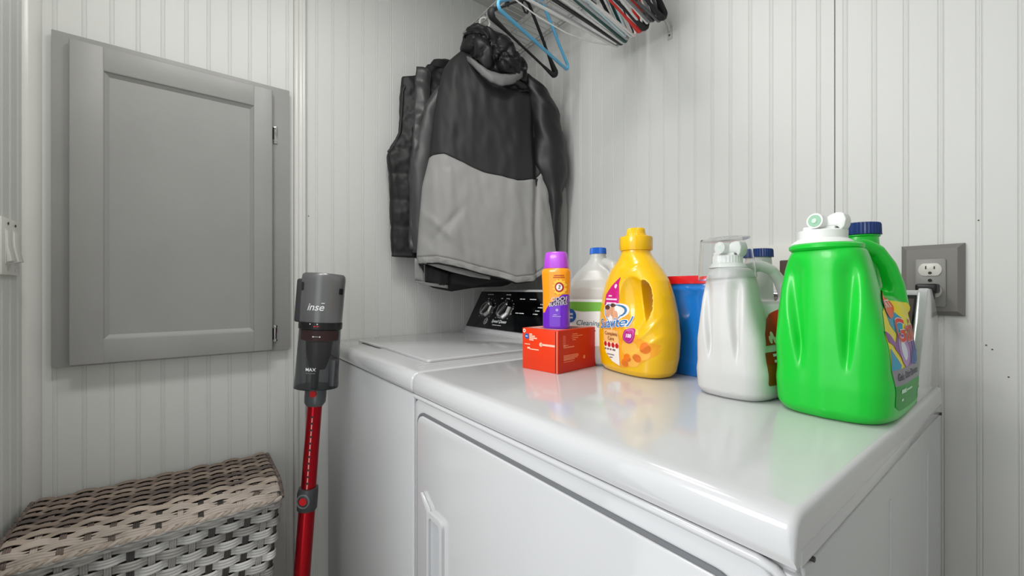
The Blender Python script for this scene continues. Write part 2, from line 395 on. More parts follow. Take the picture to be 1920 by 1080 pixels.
# recessed pull on the door
hp = prism([(-.7485, .555), (-.664, .535), (-.664, .655), (-.7485, .693)], 'y', .3515, .3595, .004, 3)
hb = part('handle', ringprism(rrect(-.722, .520, -.662, .672, .012, 6), rrect(-.714, .528, -.6715, .662, .009, 6), .3530, .3595), WHITE, dd_, True)
part('handle_wing', prism([(-.752, .69), (-.744, .699), (-.716, .676), (-.664, .668), (-.668, .660), (-.716, .664)], 'y', .3535, .3592, .0018, 2), WHITE, hb, True) if False else None
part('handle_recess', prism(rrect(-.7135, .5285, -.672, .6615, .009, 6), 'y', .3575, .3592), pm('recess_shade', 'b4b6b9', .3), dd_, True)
part('handle_flare', prism([(-.754, .692), (-.747, .6955), (-.718, .678), (-.712, .670), (-.720, .662), (-.722, .52), (-.728, .52), (-.728, .662)], 'y', .3540, .3592, .0018, 2), WHITE, dd_, True)
# right side panel with pressed ribs
part('side_panel', boxm(dx1-.006, dx1-.001, .380, 1.043, .03, .8715, .0022, 3), WHITE2, dt, True)
for y, zt in ((.663, .838), (.904, .838)):
    part('side_rib', boxm(dx1-.003, dx1+.0008, y-.004, y+.004, .05, zt, .0018, 3), WHITE2, dt, True)
part('corner_bracket', boxm(dx1-.014, dx1-.003, .369, .381, .70, .868, .002), WHITE, dt, True)
part('screw', tube([(dx1-.002, .395, .8735), (dx1+.0014, .395, .8735)], .0022, 10), NICK_SHADE, dt, True)
part('screw', tube([(dx1-.002, 1.030, .8735), (dx1+.0014, 1.030, .8735)], .0026, 10), NICK_SHADE, dt, True)
c, cp2, O2, dd2, fp2, N2 = console(dt, -.770, -.126, False)
decal('panel_band', [rect(-.76, .072, -.1385, .153)], BROWNPL, cp2, O2, XV, dd2, None, .0026, world=True)
decal('panel_print', bars(.140, -.60, [.03, .02, .025])+bars(.05, -.55, [.03, .03]), PRINTW, cp2, O2, XV, dd2, None, .0030, world=True)
V = [fp2(-.140, .148, .0), fp2(-.127, .148, .0)]
part('console_end_cap', prism([(.874, TOP-.001), (.873, TOP+.014), (.881, TOP+.023), (.9585, 1.086), (.969, 1.0915), (1.000, 1.0905), (1.036, 1.066), (1.066, 1.036), (1.070, TOP-.001)], 'x', -.136, -.1235, .002, 2), WHITE, dt, True)

# ------------------------------------------------------------------ outlets on the back wall
t = thing('wall_outlet', 'grey framed duplex wall outlet right of the green jug', 'outlet', (-.1445, E, 1.108))
fo = [(-.1895, 1.038), (-.0998, 1.038), (-.0998, 1.1785), (-.1895, 1.1785)]
fi = [(-.1805, 1.047), (-.1088, 1.047), (-.1088, 1.1695), (-.1805, 1.1695)]
part('frame', join(boxm(-.1895, -.0998, E-.007, E, 1.038, 1.1785)), GREYPL, t, True)
V = [(p[0], E-.007, p[1]) for p in fo]+[(p[0], E-.017, p[1]) for p in fi]
part('frame_face', newmesh('ff', V, [[0, 1, 5, 4], [1, 2, 6, 5], [2, 3, 7, 6], [3, 0, 4, 7], [4, 5, 6, 7], [0, 1, 2, 3]]), GREYPL, t, True)
part('cover_plate', prism(rrect(-.168, 1.055, -.1235, 1.150, .004), 'y', E-.0205, E-.016, .0012), pm('plate_grey_light', '858480', .35), t, True)
def recept(z):
    rc = part('receptacle', prism([(-.1458+.0168*math.cos(R(a)), z+.0125*max(-1, min(1, 1.28*math.sin(R(a))))) for a in range(0, 360, 12)], 'y', E-.0228, E-.019, .0006), pm('receptacle_ivory', 'd0cec6', .3), t, True)
    part('slot', join(boxm(-.1525, -.1505, E-.0231, E-.022, z+.001, z+.0075), boxm(-.1405, -.1385, E-.0231, E-.022, z+.001, z+.0065)), BLACKP, rc, True)
    part('ground_hole', tube([(-.1455, E-.0231, z-.0065), (-.1455, E-.022, z-.0065)], .0028, 12), BLACKP, rc, True)
recept(1.1285); recept(1.0865)
part('screw', tube([(-.1458, E-.0222, 1.1075), (-.1458, E-.019, 1.1075)], .003, 12), DARKMET, t, True)
t = thing('power_plug', 'black power plug and cord in the lower socket of the grey outlet', 'plug', (-.146, E-.023, 1.08))
part('plug_body', boxm(-.1620, -.1310, E-.060, E-.0235, 1.082, 1.1005, .004, 3), BLACKP, t, True)
part('strain_relief', tube([(-.140, E-.052, 1.086), (-.1385, E-.060, 1.077), (-.138, E-.064, 1.066)], [.006, .005, .0038], 10), BLACKP, t, True)
part('cord', tube([(-.138, E-.064, 1.068), (-.140, E-.066, 1.03), (-.146, E-.063, .96), (-.16, E-.06, .85), (-.2, E-.06, .6), (-.25, E-.06, .3)], .0034, 8), BLACKP, t, True)
t = thing('dryer_outlet', 'white board on the back wall behind the jugs with a brown outlet', 'outlet', (-.39, E, 1.12))
part('mounting_board', boxm(-.492, -.292, E-.016, E, 1.03, 1.2015, .0015), OFFW, t, True)
part('outlet_box', boxm(-.4035, -.318, E-.045, E-.016, 1.06, 1.160, .003), BROWNPL, t, True)

# ------------------------------------------------------------------ wire shelf
SX0, SX1, SY0, SY1, SZ = -1.478, -.52, .885, 1.160, 2.140
WIRE = pm('white_wire', 'b9b9b6', .35)
t = thing('wire_shelf', 'white wire shelf fixed high on the back wall above the machines', 'shelf', ((SX0+SX1)/2, 1.02, SZ))
for y, z in ((SY0, SZ+.003), (SY0, SZ-.028), (SY1, SZ-.003), (SY1-.018, SZ-.003), (1.03, SZ-.0035)):
    part('rail', tube([(SX0, y, z), (SX1, y, z)], .0030, 8), WIRE, t, True)
wm = tube([(0, SY1, SZ), (0, SY0+.002, SZ), (0, SY0-.003, SZ-.004), (0, SY0-.003, SZ-.028)], .0017, 6)
wm.transform(Matrix.Translation((0, -1.02, -SZ))); wm.materials.append(WIRE)
k = 0; x = SX0+.004
while x < SX1:
    o = bpy.data.objects.new('cross_wire', wm); COL.objects.link(o); o.parent = t; o.location = (x-(SX0+SX1)/2, 0, 0); x += .0254
for x in (-.722, -1.40):
    b = part('bracket', tube([(x, E-.003, 1.890), (x, E-.010, 1.905), (x, SY0+.004, SZ-.030)], [.0055, .0055, .0045], 8), WIRE, t, True)
    part('bracket_foot', boxm(x-.008, x+.008, E-.004, E, 1.865, 1.905, .0015), WIRE, b, True)
    part('screw', tube([(x, E-.0055, 1.877), (x, E-.003, 1.877)], .003, 10), NICK_SHADE, b, True)

# ------------------------------------------------------------------ hangers
def arc(cx, cz, r, a0, a1, n=8): return [(cx+r*math.cos(R(a0+(a1-a0)*k/n)), cz+r*math.sin(R(a0+(a1-a0)*k/n))) for k in range(n+1)]
def hanger(label, x, deg, col, kind='tube', y=.885, w=.206, rad=.0042, drop=.232, group='hangers on the wire shelf', name='clothes_hanger', bow=0):
    """hooked over the shelf's front rail; plane turned deg from the room's depth direction"""
    z = SZ-.028
    t = thing(name, label, 'hanger', (x, y, z+.003), R(90-deg), group)
    m = pm('hanger_'+col, col, .28 if kind != 'velvet' else .6)
    H = lambda P, dy=0: [(p[0], dy, p[1]) for p in P]
    r = .019
    hook = arc(0, -.012, r, 200, -35, 14)
    hook = [(p[0], p[1]) for p in hook]+[(.010, -.034), (0, -.048), (0, -.070)]
    part('hook', tube(H(hook), rad*.72 if kind != 'wire' else rad, 8), CHROME if kind in ('velvet', 'metal') else m, t)
    zb = -drop
    P = arc(-w+.014, zb+.014, .014, 150, 270, 6)+[(-w*.5, zb-bow*.7), (0, zb-bow), (w*.5, zb-bow*.7)]+arc(w-.014, zb+.014, .014, 270, 390, 6)
    P += [(w*.72, zb+.060), (w*.45, zb+.105), (w*.18, zb+.145), (.012, -.070), (-.012, -.070), (-w*.18, zb+.145), (-w*.45, zb+.105), (-w*.72, zb+.060)]
    if kind == 'velvet': rr = [rad*(1.0+1.5*max(0, (abs(p[0])-w*.80)/(w*.2))) if p[1] < zb+.07 else rad*1.15 for p in P]
    elif kind == 'wire': rr = rad
    else: rr = rad
    part('frame', tube(H(P), rr, 8, True, .62 if kind == 'velvet' else 1), m, t)
    if kind in ('tube', 'velvet', 'strap'):
        for s in (-1, 1):
            part('strap_notch', tube(H([(s*w*.56, zb+.083), (s*w*.545, zb+.098), (s*w*.60, zb+.090), (s*w*.64, zb+.072)]), rad*.75, 6), m, t)
    if kind == 'velvet' or kind == 'strap':
        part('accessory_hook', tube(H([(-.030, -.082), (-.028, -.100), (-.014, -.112), (.002, -.106), (.006, -.094)]), rad*.6, 6), m, t)
    return t
hanger('black slim plastic hanger hanging next to the dark hooded jacket', -1.064, -19.5, '1c1c1e', 'velvet', rad=.0050, group=None)
hanger('light blue plastic hanger hanging between the black one and the white bundle', -1.012, -16.5, '5fb3dc', 'strap', rad=.0052, group=None)
HG = [('thin white bowed hanger, first of the bundle after the light blue one', -.925, 12, 'e6e6e4', 'wire', .0018, .205, .030),
      ('white plastic hanger second in the bundle, beside the thin bowed one', -.905, 11, 'dededc', 'tube', .0040, .212, 0),
      ('thin grey wire hanger between the first white hangers of the bundle', -.893, 10, 'a4a6a8', 'wire', .0022, .206, 0),
      ('black plastic hanger near the left side of the bundle, among white ones', -.880, 9.5, '1b1c1e', 'tube', .0050, .212, 0),
      ('white plastic hanger between the first black one and the dark green one', -.868, 9, 'e0e0de', 'tube', .0042, .210, 0),
      ('dark green plastic hanger in the bundle on the wire shelf', -.856, 8.5, '0f4a44', 'tube', .0046, .214, 0),
      ('pale grey plastic hanger right behind the dark green one', -.842, 7, 'a9adb0', 'tube', .0046, .206, 0),
      ('pale icy blue plastic hanger in the middle of the bundle', -.833, 3, 'c3dfe4', 'tube', .0038, .190, 0),
      ('white plastic hanger just left of the lower red hanger', -.822, 6, 'e4e4e2', 'tube', .0044, .208, 0),
      ('thin black hanger squeezed between two white ones in the bundle', -.812, 5, '202124', 'wire', .0024, .204, 0),
      ('white plastic hanger pressed against the lower red hanger', -.800, 6.5, 'e6e6e4', 'tube', .0042, .208, 0),
      ('bright red plastic hanger hanging lowest, left of the wide black one', -.786, 5, 'e0322c', 'velvet', .0040, .206, 0),
      ('wide black plastic hanger between the two red hangers', -.772, 5, '161618', 'velvet', .0050, .206, 0),
      ('white plastic hanger between the wide black and the upper red hanger', -.764, 1, 'e4e4e2', 'tube', .0036, .180, 0),
      ('orange red plastic hanger hanging higher and shorter than the other red one', -.754, 2, 'e63a28', 'velvet', .0038, .175, 0),
      ('white thin hanger behind the upper red hanger', -.745, 2, 'ecece8', 'tube', .0030, .192, 0),
      ('grey plastic hanger left of the last black ones', -.733, 2.5, '7f8184', 'tube', .0040, .190, 0),
      ('black plastic hanger third from the right end of the bundle', -.724, -1, '1a1a1c', 'tube', .0042, .196, 0),
      ('dark grey plastic hanger crossing the last black hanger', -.712, 4, '55575b', 'tube', .0044, .207, 0),
      ('glossy black hanger at the right end of the bundle by the bracket', -.700, -2, '101012', 'velvet', .0048, .207, 0)]
HX = list(zip([-.870, -.868, -.865, -.851, -.843, -.835, -.822, -.817, -.807, -.803, -.798, -.776, -.758, -.752, -.746, -.738, -.728, -.721, -.710, -.697], [3, 1, -1, -3.5, -5, -8, -7, -10, -8, -8, -6, -11, -9, -13, -13, -11, -8, -12, -6, -10]))
for (lab, x, dg, col, kd, rad, w_, bow), (xe, dg) in zip(HG, HX):
    w_ = w_*1.07
    hanger(lab, xe-w_*math.sin(R(dg)), dg, col, kd, rad=rad, w=w_, bow=bow, drop=.232-(.03 if w_ < .19 else 0), group='bundle of hangers on the wire shelf')

# ------------------------------------------------------------------ hanging jacket and vest
DKF = pm('jacket_dark_nylon', '2b2a2b', .52, bump=.2, bs=700, spec=.35)
GRF = pm('jacket_grey_nylon', '989795', .5, bump=.15, bs=700, spec=.4)
LINF = pm('jacket_lining', '1c1c1d', .6)
HOODF = pm('hood_nylon', '1c1c1d', .45, spec=.4)
VESTF = pm('vest_dark_nylon', '222223', .5, spec=.35)
WPL = pm('hanger_white', 'e6e6e3', .3)
def interp(tab, z):
    if z >= tab[0][0]: return tab[0][1:]
    for a, b in zip(tab[:-1], tab[1:]):
        if a[0] >= z >= b[0]:
            k = (a[0]-z)/(a[0]-b[0]); return tuple(p+(q-p)*k for p, q in zip(a[1:], b[1:]))
    return tab[-1][1:]
def nz(*p): return noise.noise(Vector(p))
def garment(name, fn, rows, cols, mat, parent, thick=.0015, closed=True, j0=0, j1=1, label=None):
    V = []; F = []; nc = cols if closed else cols+1
    for i in range(rows+1):
        for j in range(nc): V.append(fn(j/cols, i/rows))
    for i in range(rows):
        for j in range(cols):
            a, b = i*nc+j, i*nc+(j+1) % nc; F.append([a, b, b+nc, a+nc])
    me = newmesh(name, V, F, True)
    bm = bmesh.new(); bm.from_mesh(me); 
    if thick: bmesh.ops.solidify(bm, geom=bm.faces[:], thickness=thick)
    bm.to_mesh(me); bm.free(); me.shade_smooth()
    return part(name, me, mat, parent, label=label)
# local frame: x = along the shoulders (t), y = away from the viewer (-m), z up
JP = (-1.25, .87, 0); JR = R(90-22)
jt = thing('hooded_jacket', 'black and grey colour-blocked hooded jacket hanging from the wire shelf', 'jacket', (JP[0], JP[1], 1.1), JR)
Z0 = 1.1
TB = [(1.935, -.035, .085, .030), (1.90, -.030, .125, .038), (1.87, -.018, .155, .044), (1.80, -.010, .182, .052), (1.714, -.010, .196, .060), (1.55, -.010, .214, .066), (1.45, -.010, .238, .068),
      (1.354, -.008, .248, .070), (1.22, -.004, .262, .070), (1.09, -.004, .266, .068)]
def seamz(tt): 
    return interp([(.40, 1.60), (.237, 1.562), (.205, 1.539), (.141, 1.492), (.058, 1.475), (-.022, 1.494), (-.101, 1.527), (-.177, 1.553), (-.223, 1.552), (-.5, 1.47)], tt)[0]
def hemz(th):  # bottom edge, front and back
    tt = math.cos(th)
    zf = interp([(1.0, 1.205), (.75, 1.165), (.5, 1.120), (.22, 1.112), (-.05, 1.140), (-.35, 1.163), (-.7, 1.180), (-1.0, 1.180)], tt)[0]
    zb = interp([(1.0, 1.205), (.6, 1.16), (.2, 1.105), (-.1, 1.10), (-.45, 1.085), (-.8, 1.10), (-1.0, 1.180)], tt)[0]
    k = .5-.5*math.tanh(math.sin(th)*4); return zf*(1-k)+zb*k
def JS(th, z, grow=0):
    tc, a, b = interp(TB, z)
    c, s = math.cos(th), math.sin(th)
    t_ = tc+a*math.copysign(abs(c)**.8, c); m = (b+grow)*math.copysign(abs(s)**.8, s)
    low = max(0, min(1, (1.95-z)/.5))
    kf = .55 if z > 1.5 else 1
    f = .011*nz(t_*9, z*1.6, s*1.5)*low*kf+.007*kf*nz(t_*24+3, z*3.4, s+5)+.0035*nz(t_*40, z*16+t_*12, 9)
    f -= .018*math.exp(-((t_-.155+.02*nz(z*5, 1, 1))/.012)**2)*max(0, min(1, (1.9-z)*4))*(1 if s > 0 else 0)   # valley under the arm
    f += .006*math.exp(-((t_-.07-.05*(z-1.5))/.03)**2)
    if z < 1.30: f += .0075*nz(t_*26+z*10, z*22, 2)*(1.30-z)/.15
    # diagonal folds near the lower left
    f += .009*math.exp(-((z-1.30)+(t_+.19)*.9)**2/.0002)*math.exp(-((t_+.19)/.06)**2)
    f -= .009*math.exp(-((z-1.285)-(t_+.19)*1.1)**2/.0003)*math.exp(-((t_+.17)/.05)**2)
    m += f if s > -.2 else f*.4
    return Vector((t_, -m, z-Z0))
def upper(u, v):
    th = 2*PI*u; tc, a, b = interp(TB, 1.5); zs = seamz(tc+a*math.cos(th)); return JS(th, 1.935+(zs-1.935)*v)
def lower(u, v):
    th = 2*PI*u; tc, a, b = interp(TB, 1.5); zs = seamz(tc+a*math.cos(th)); zh = hemz(th)+.022
    return JS(th, zs+(zh-zs)*v, .0012*math.sin(min(1, v*12)*PI/2))
def hemf(u, v):
    th = 2*PI*u; zh = hemz(th); p = JS(th, zh+.022*(1-v), .002)
    p.y -= .0035*nz(u*90, v*3, 4)*(1 if math.sin(th) > 0 else .5)+.002*math.sin(v*PI); p.x *= 1-.02*v; return p
garment('upper_panel', upper, 46, 200, DKF, jt, label='charcoal black upper half')
lo_ = garment('lower_panel', lower, 40, 200, GRF, jt, label='grey lower half')
garment('hem_band', hemf, 6, 260, GRF, jt, label='gathered grey hem band')
garment('lining', lambda u, v: (lambda p: Vector((p.x*.955, p.y*.86, p.z)))(JS(2*PI*u, hemz(2*PI*u)-.004+.40*(1-v))), 8, 80, LINF, jt, label='black lining')
def sheet(name, top, bot, mat, y, cols=40, rows=5, amp=.004, label=None):
    def f(u, v):
        a = interp([(-x, z) for x, z in top], -(top[0][0]+(top[-1][0]-top[0][0])*u))[0]; b = interp([(-x, z) for x, z in bot], -(top[0][0]+(top[-1][0]-top[0][0])*u))[0]
        return Vector((top[0][0]+(top[-1][0]-top[0][0])*u, y+amp*nz(u*9, v*2, y*50)+amp*math.sin(u*7)*v, a+(b-a)*v-Z0))
    return garment(name, f, rows, cols, mat, jt, closed=False, label=label)
sheet('inner_flap', [(-.160, 1.150), (.29, 1.20)], [(-.160, 1.104), (-.10, 1.103), (-.055, 1.093), (0, 1.110), (.15, 1.124), (.29, 1.168)], LINF, .050, label='black inner flap below the hem')
sheet('inner_hem', [(-.246, 1.186), (-.15, 1.170), (-.08, 1.156), (-.010, 1.140)], [(-.246, 1.180), (-.15, 1.150), (-.08, 1.134), (-.010, 1.124)], GRF, -.030, amp=.003, label='grey inner hem strip')
sheet('flap_corner', [(-.272, 1.20), (-.230, 1.20)], [(-.272, 1.118), (-.230, 1.118)], GRF, .030, 8)
sheet('flap_corner', [(-.236, 1.18), (-.150, 1.15)], [(-.236, 1.112), (-.150, 1.100)], LINF, .028, 10)
sheet('flap_edge', [(-.270, 1.119), (-.22, 1.113), (-.155, 1.104)], [(-.270, 1.114), (-.22, 1.102), (-.155, 1.092)], GRF, .024, 10)
# zip pull line and a small tuck on the front
# sleeves
def sleeve(name, P, mat, amp=.006, N=40, par=jt, seed=0):
    pts = [Vector(p[:3]) for p in P]; n = 46; V = []; F = []
    for i in range(n+1):
        q = i/n*(len(P)-1); k = min(int(q), len(P)-2); f = q-k; f2 = f*f*(3-2*f)
        c = pts[k].lerp(pts[k+1], f); r = P[k][3]+(P[k+1][3]-P[k][3])*f2; rd = P[k][4]+(P[k+1][4]-P[k][4])*f2
        for j in range(N):
            a = 2*PI*j/N; w_ = 1+amp*10*(nz(c.x*9+math.cos(a)*.7+seed, c.z*11, math.sin(a)*.9)+.8*abs(nz(c.z*24+math.cos(a)*2.0, seed+1, math.sin(a)*1.2+c.x*8)))
            V.append((c.x+r*w_*math.cos(a), c.y+rd*w_*math.sin(a), c.z-Z0))
    for i in range(n):
        for j in range(N): F.append([i*N+j, i*N+(j+1) % N, (i+1)*N+(j+1) % N, (i+1)*N+j])
    F += [list(range(N)), list(range(n*N, (n+1)*N))]
    return part(name, newmesh(name, V, F, True), mat, par)
sleeve('sleeve', [(.120, .0, 1.885, .030, .028), (.165, -.005, 1.835, .048, .042), (.195, -.010, 1.75, .055, .05), (.215, -.014, 1.64, .062, .052), (.224, -.016, 1.54, .058, .048), (.236, -.018, 1.44, .036, .034), (.238, -.014, 1.33, .024, .026), (.240, -.008, 1.23, .022, .024), (.240, -.008, 1.20, .021, .022)], pm('sleeve_nylon', '1e1e1f', .42), .024, seed=2)
sleeve('sleeve', [(-.130, .03, 1.86, .02, .02), (-.180, .045, 1.80, .032, .03), (-.212, .055, 1.72, .042, .034), (-.235, .058, 1.60, .046, .036), (-.248, .05, 1.48, .046, .04), (-.252, .045, 1.33, .036, .036), (-.250, .04, 1.22, .030, .03)], pm('sleeve_nylon_grey', '414142', .4), .012, seed=7)
sl = sleeve('back_panel', [(.262, .035, 1.52, .020, .012), (.280, .035, 1.48, .030, .016), (.285, .035, 1.38, .031, .018), (.283, .035, 1.28, .030, .018), (.282, .035, 1.21, .029, .016)], GRF, .005, seed=5)
# hood: a crumpled bag over the hanger neck
def hood(u, v):
    th = 2*PI*u; ph = .02+v*PI*.93
    c, s = math.cos(th), math.sin(th)
    z = 1.935+.098*math.cos(ph) if ph < PI/2 else 1.935+.098*math.cos(ph)
    tx = .010-.030*math.cos(ph)*-1*.0+(1.935-z)*.22
    a = .118*math.sin(ph)**.75; b = .080*math.sin(ph)**.7
    x_, m_ = tx+a*c, b*s+.018
    z2 = z+.020*(-c)*math.sin(ph) - .035*max(0, math.sin(ph))*c*(1 if ph > 1.3 else .5)
    d = .020*nz(x_*11+1, z*13-x_*9, m_*8)+.030*abs(nz(x_*17+z*14, z*15-x_*7, m_*6))-.024*math.exp(-((nz(x_*13+4+z*6, z*12-x_*9, m_*8))/.045)**2)*math.sin(ph)-.012*math.exp(-((nz(x_*22-z*9, z*20, m_*10+3))/.05)**2)
    k = d*math.sin(ph)
    return Vector((x_+k*c+.004, -(m_+k*s*1.1), z2+k*math.cos(ph)-.028-Z0))
garment('hood', hood, 70, 120, HOODF, jt, 0, label='crumpled black hood')
cl = [(-.098, .025, 1.925), (-.085, .072, 1.890), (-.055, .098, 1.850), (-.02, .106, 1.826), (.02, .106, 1.822), (.06, .096, 1.838), (.095, .080, 1.868), (.120, .050, 1.900), (.125, .02, 1.930)]
def collar(u, v):
    q = u*(len(cl)-1); k = min(int(q), len(cl)-2); f = q-k; p = Vector(cl[k]).lerp(Vector(cl[k+1]), f)
    w_ = .042*math.sin(PI*(.10+.80*u)); return Vector((p.x*(1+.0*v), -(p.y-.012+.018*v*(1-v)*4*.5), p.z-.010+w_*(v-.5)+.003*nz(u*14, v*3, 1)-Z0))
garment('hood_edge', collar, 8, 60, pm('hood_facing_grey', '767675', .5), jt, .002, closed=False, label='grey facing along the hood edge')
# hanger inside the jacket
t = thing('clothes_hanger', 'white plastic hanger holding the hooded jacket, only its hook showing', 'hanger', (-1.315, .885, SZ-.025), JR, 'hangers holding clothes')
zh = 0
part('hook', tube([(p[0], 0, p[1]) for p in arc(0, -.012, .019, 200, -35, 14)]+[(.012, 0, -.036), (.0, 0, -.055), (.0, -.0, -.13)], .0042, 8), WPL, t)
part('frame', tube([(-.10, -.02, -.215), (-.06, -.02, -.185), (-.02, -.01, -.150), (0, 0, -.13), (.03, -.01, -.150), (.08, -.02, -.185), (.12, -.02, -.215), (.08, -.02, -.235), (-.06, -.02, -.235)], .0045, 8, True), WPL, t)
# vest
VP = (-1.420, .795, 0); VR = R(90-6)
vt = thing('padded_vest', 'black quilted sleeveless vest hanging behind the hooded jacket', 'vest', (VP[0], VP[1], 1.2), VR)
TV = [(1.93, -.02, .075, .020), (1.885, -.015, .105, .026), (1.858, -.012, .178, .030), (1.80, -.010, .186, .034), (1.72, -.008, .190, .036), (1.65, -.005, .196, .038), (1.60, 0, .232, .040), (1.565, 0, .243, .040), (1.47, 0, .234, .040), (1.33, 0, .230, .040), (1.208, 0, .226, .034)]
def vest(u, v):
    th = 2*PI*u; z = 1.93-(1.93-1.208)*v; tc, a, b = interp(TV, z); c, s = math.cos(th), math.sin(th)
    q = ((1.60-z)/.095) % 1; pu = .012*(abs(math.sin(PI*q))**.5-.6) if z < 1.6 else .005*nz(z*30, c*4, 1)
    t_ = tc+(a+pu*.25)*math.copysign(abs(c)**.7, c); m = (b+pu)*math.copysign(abs(s)**.7, s)
    m += .007*nz(t_*30, z*14, s)+.004*nz(t_*60, z*50, s)
    return Vector((t_, -m, z-1.2))
garment('body', vest, 110, 120, VESTF, vt)
def strip(u, v):   # shiny front placket seen beside the jacket
    z = 1.89-.66*v; tc, a, b = interp(TV, z); t_ = -.150+.060*u-.030*math.sin(v*PI*.5)
    return Vector((t_, -(b+.012+.014*math.sin(PI*u)+.014*nz(t_*14, z*22, 1)+.006*abs(nz(t_*40, z*40, 3))), z-1.2))
garment('placket', strip, 60, 10, pm('vest_shine', '3d3d3e', .4), vt, closed=False)
part('armhole_binding', tube([(-.172, -.01, .650), (-.190, -.012, .60), (-.194, -.012, .52), (-.200, -.012, .45), (-.222, -.012, .40), (-.240, -.010, .375)], .006, 8), VESTF, vt)
part('collar', sleeve('tmp', [(-.055, -.005, 1.925-1.2+Z0, .036, .018), (-.035, -.005, 1.955-1.2+Z0, .036, .018), (-.015, -.005, 1.968-1.2+Z0, .020, .010)], VESTF, .006, par=vt).data, VESTF, vt)
for o in [o for o in bpy.data.objects if o.name.startswith('tmp')]: bpy.data.objects.remove(o)
t = thing('clothes_hanger', 'white plastic hanger holding the quilted vest, shoulder bit showing', 'hanger', (-1.405, .885, SZ-.025), VR, 'hangers holding clothes')
part('hook', tube([(p[0], 0, p[1]) for p in arc(0, -.012, .019, 200, -35, 14)]+[(.012, 0, -.036), (.0, 0, -.055), (-.02, 0, -.13)], .0042, 8), WPL, t)
part('frame', tube([(-.02, 0, -.13), (-.060, -.035, -.172), (-.078, -.050, -.195), (-.082, -.050, -.215), (-.06, -.046, -.222), (.02, -.02, -.19)], .0055, 8, True), WPL, t)

# ------------------------------------------------------------------ wicker basket
bt = thing('wicker_basket', 'rectangular woven wicker laundry basket with brown lid in the left corner', 'basket', (-1.33, -.05, 0))
def wick(name, c, var=.3, vs=20): return pm(name, c, .55, var=var, vs=vs, bump=.6, bs=260, stretch=(1, .25, 1))
WG = [wick('wicker_grey_a', 'b4b3b0'), wick('wicker_grey_b', '9c9a96'), wick('wicker_grey_c', 'c4c3c0')]
WBR = [wick('wicker_brown_a', '6f625a'), wick('wicker_brown_b', '5c524d'), wick('wicker_brown_c', '85776b')]
WLT = [wick('wicker_light_a', 'a99b8e'), wick('wicker_light_b', 'b5a99e')]
WDK = pm('wicker_stake_dark', '433f3d', .6, var=.3, vs=30)
def ribbon(pts, nor, up, wd, th, closed=False, jit=0):
    lob = [(-.5, 0), (-.42, .75), (-.30, .95), (-.19, .55), (-.165, .15), (-.14, .55), (0, 1.0), (.14, .55), (.165, .15), (.19, .55), (.30, .95), (.42, .75), (.5, 0), (.35, -.45), (-.35, -.45)]
    n = len(pts); L = len(lob); V = []; F = []
    for i in range(n):
        for (h, d) in lob: V.append(Vector(pts[i])+Vector(up[i])*h*wd*(1+jit*nz(i*.13, h*3, wd*99+jit))+Vector(nor[i])*d*th)
    m = n if closed else n-1
    for i in range(m):
        j = (i+1) % n
        for k in range(L): F.append([i*L+k, i*L+(k+1) % L, j*L+(k+1) % L, j*L+k])
    if not closed: F += [list(range(L)), list(range((n-1)*L, n*L))]
    return newmesh('ribbon', V, F, True)
BZ0, BZ1 = .02, .552
def bpath(q, z):
    k = (BZ1-z)/(BZ1-BZ0)
    x0_, x1_ = -1.472+.018*k, -1.203-.040*k; y0_, y1_ = -.285+.018*k, .181-.045*k; r = .022
    L1, L2 = (y1_-y0_-2*r), (x1_-x0_-2*r); A = PI*r/2; P = 2*L1+2*L2+4*A; s = (q % 1)*P
    segs = [(L1, 0), (A, 1), (L2, 2), (A, 3), (L1, 4), (A, 5), (L2, 6), (A, 7)]
    # start on the front face (x1_) going +y
    for Ln, id_ in segs:
        if s <= Ln: break
        s -= Ln
    f = s/Ln
    if id_ == 0: return Vector((x1_, y0_+r+s, z)), Vector((1, 0, 0))
    if id_ == 2: return Vector((x1_-r-s, y1_, z)), Vector((0, 1, 0))
    if id_ == 4: return Vector((x0_, y1_-r-s, z)), Vector((-1, 0, 0))
    if id_ == 6: return Vector((x0_+r+s, y0_, z)), Vector((0, -1, 0))
    c, a0 = {1: ((x1_-r, y1_-r), 0), 3: ((x0_+r, y1_-r), 90), 5: ((x0_+r, y0_+r), 180), 7: ((x1_-r, y0_+r), 270)}[id_]
    a = R(a0+90*f); N = Vector((math.cos(a), math.sin(a), 0)); return Vector((c[0], c[1], z))+N*r, N
M = 40
part('liner', newmesh('liner', [tuple(bpath(k/40, z)[0]-bpath(k/40, z)[1]*.009) for z in (BZ0, BZ1) for k in range(40)], [[k, (k+1) % 40, 40+(k+1) % 40, 40+k] for k in range(40)]+[list(range(40))]), WDK, bt, True)
rows = 25
for i in range(rows):
    z = BZ1-.012-i*.0215; n = M*8; pts = []; nor = []; up = []
    for k in range(n):
        q = k/n; p, N = bpath(q, z+.0016*nz(q*30, i, 0)); a = math.sin(PI*M*q+PI*(i % 2))
        a = math.copysign(abs(a)**.6, a)
        pts.append(p+N*(.0052*a)); nor.append(N); up.append(Vector((.0, 0, 1)) + Vector((0, 0, 0)))
    part('wicker_strand', ribbon(pts, nor, up, .0205, .0028, True, .25), random.choice(WG), bt, True)
for k in range(M):
    q = (k+.5)/M; pts = []; nor = []; up = []
    for j in range(9):
        z = BZ0+(BZ1-BZ0)*j/8; p, N = bpath(q, z); p2, _ = bpath(q+.002, z); pts.append(p); nor.append(N); up.append((p2-p).normalized())
    part('wicker_stake', ribbon(pts, nor, up, .013, .0016), random.choice([WDK, WG[1], WG[1]]) if q < .5 else WDK, bt, True)
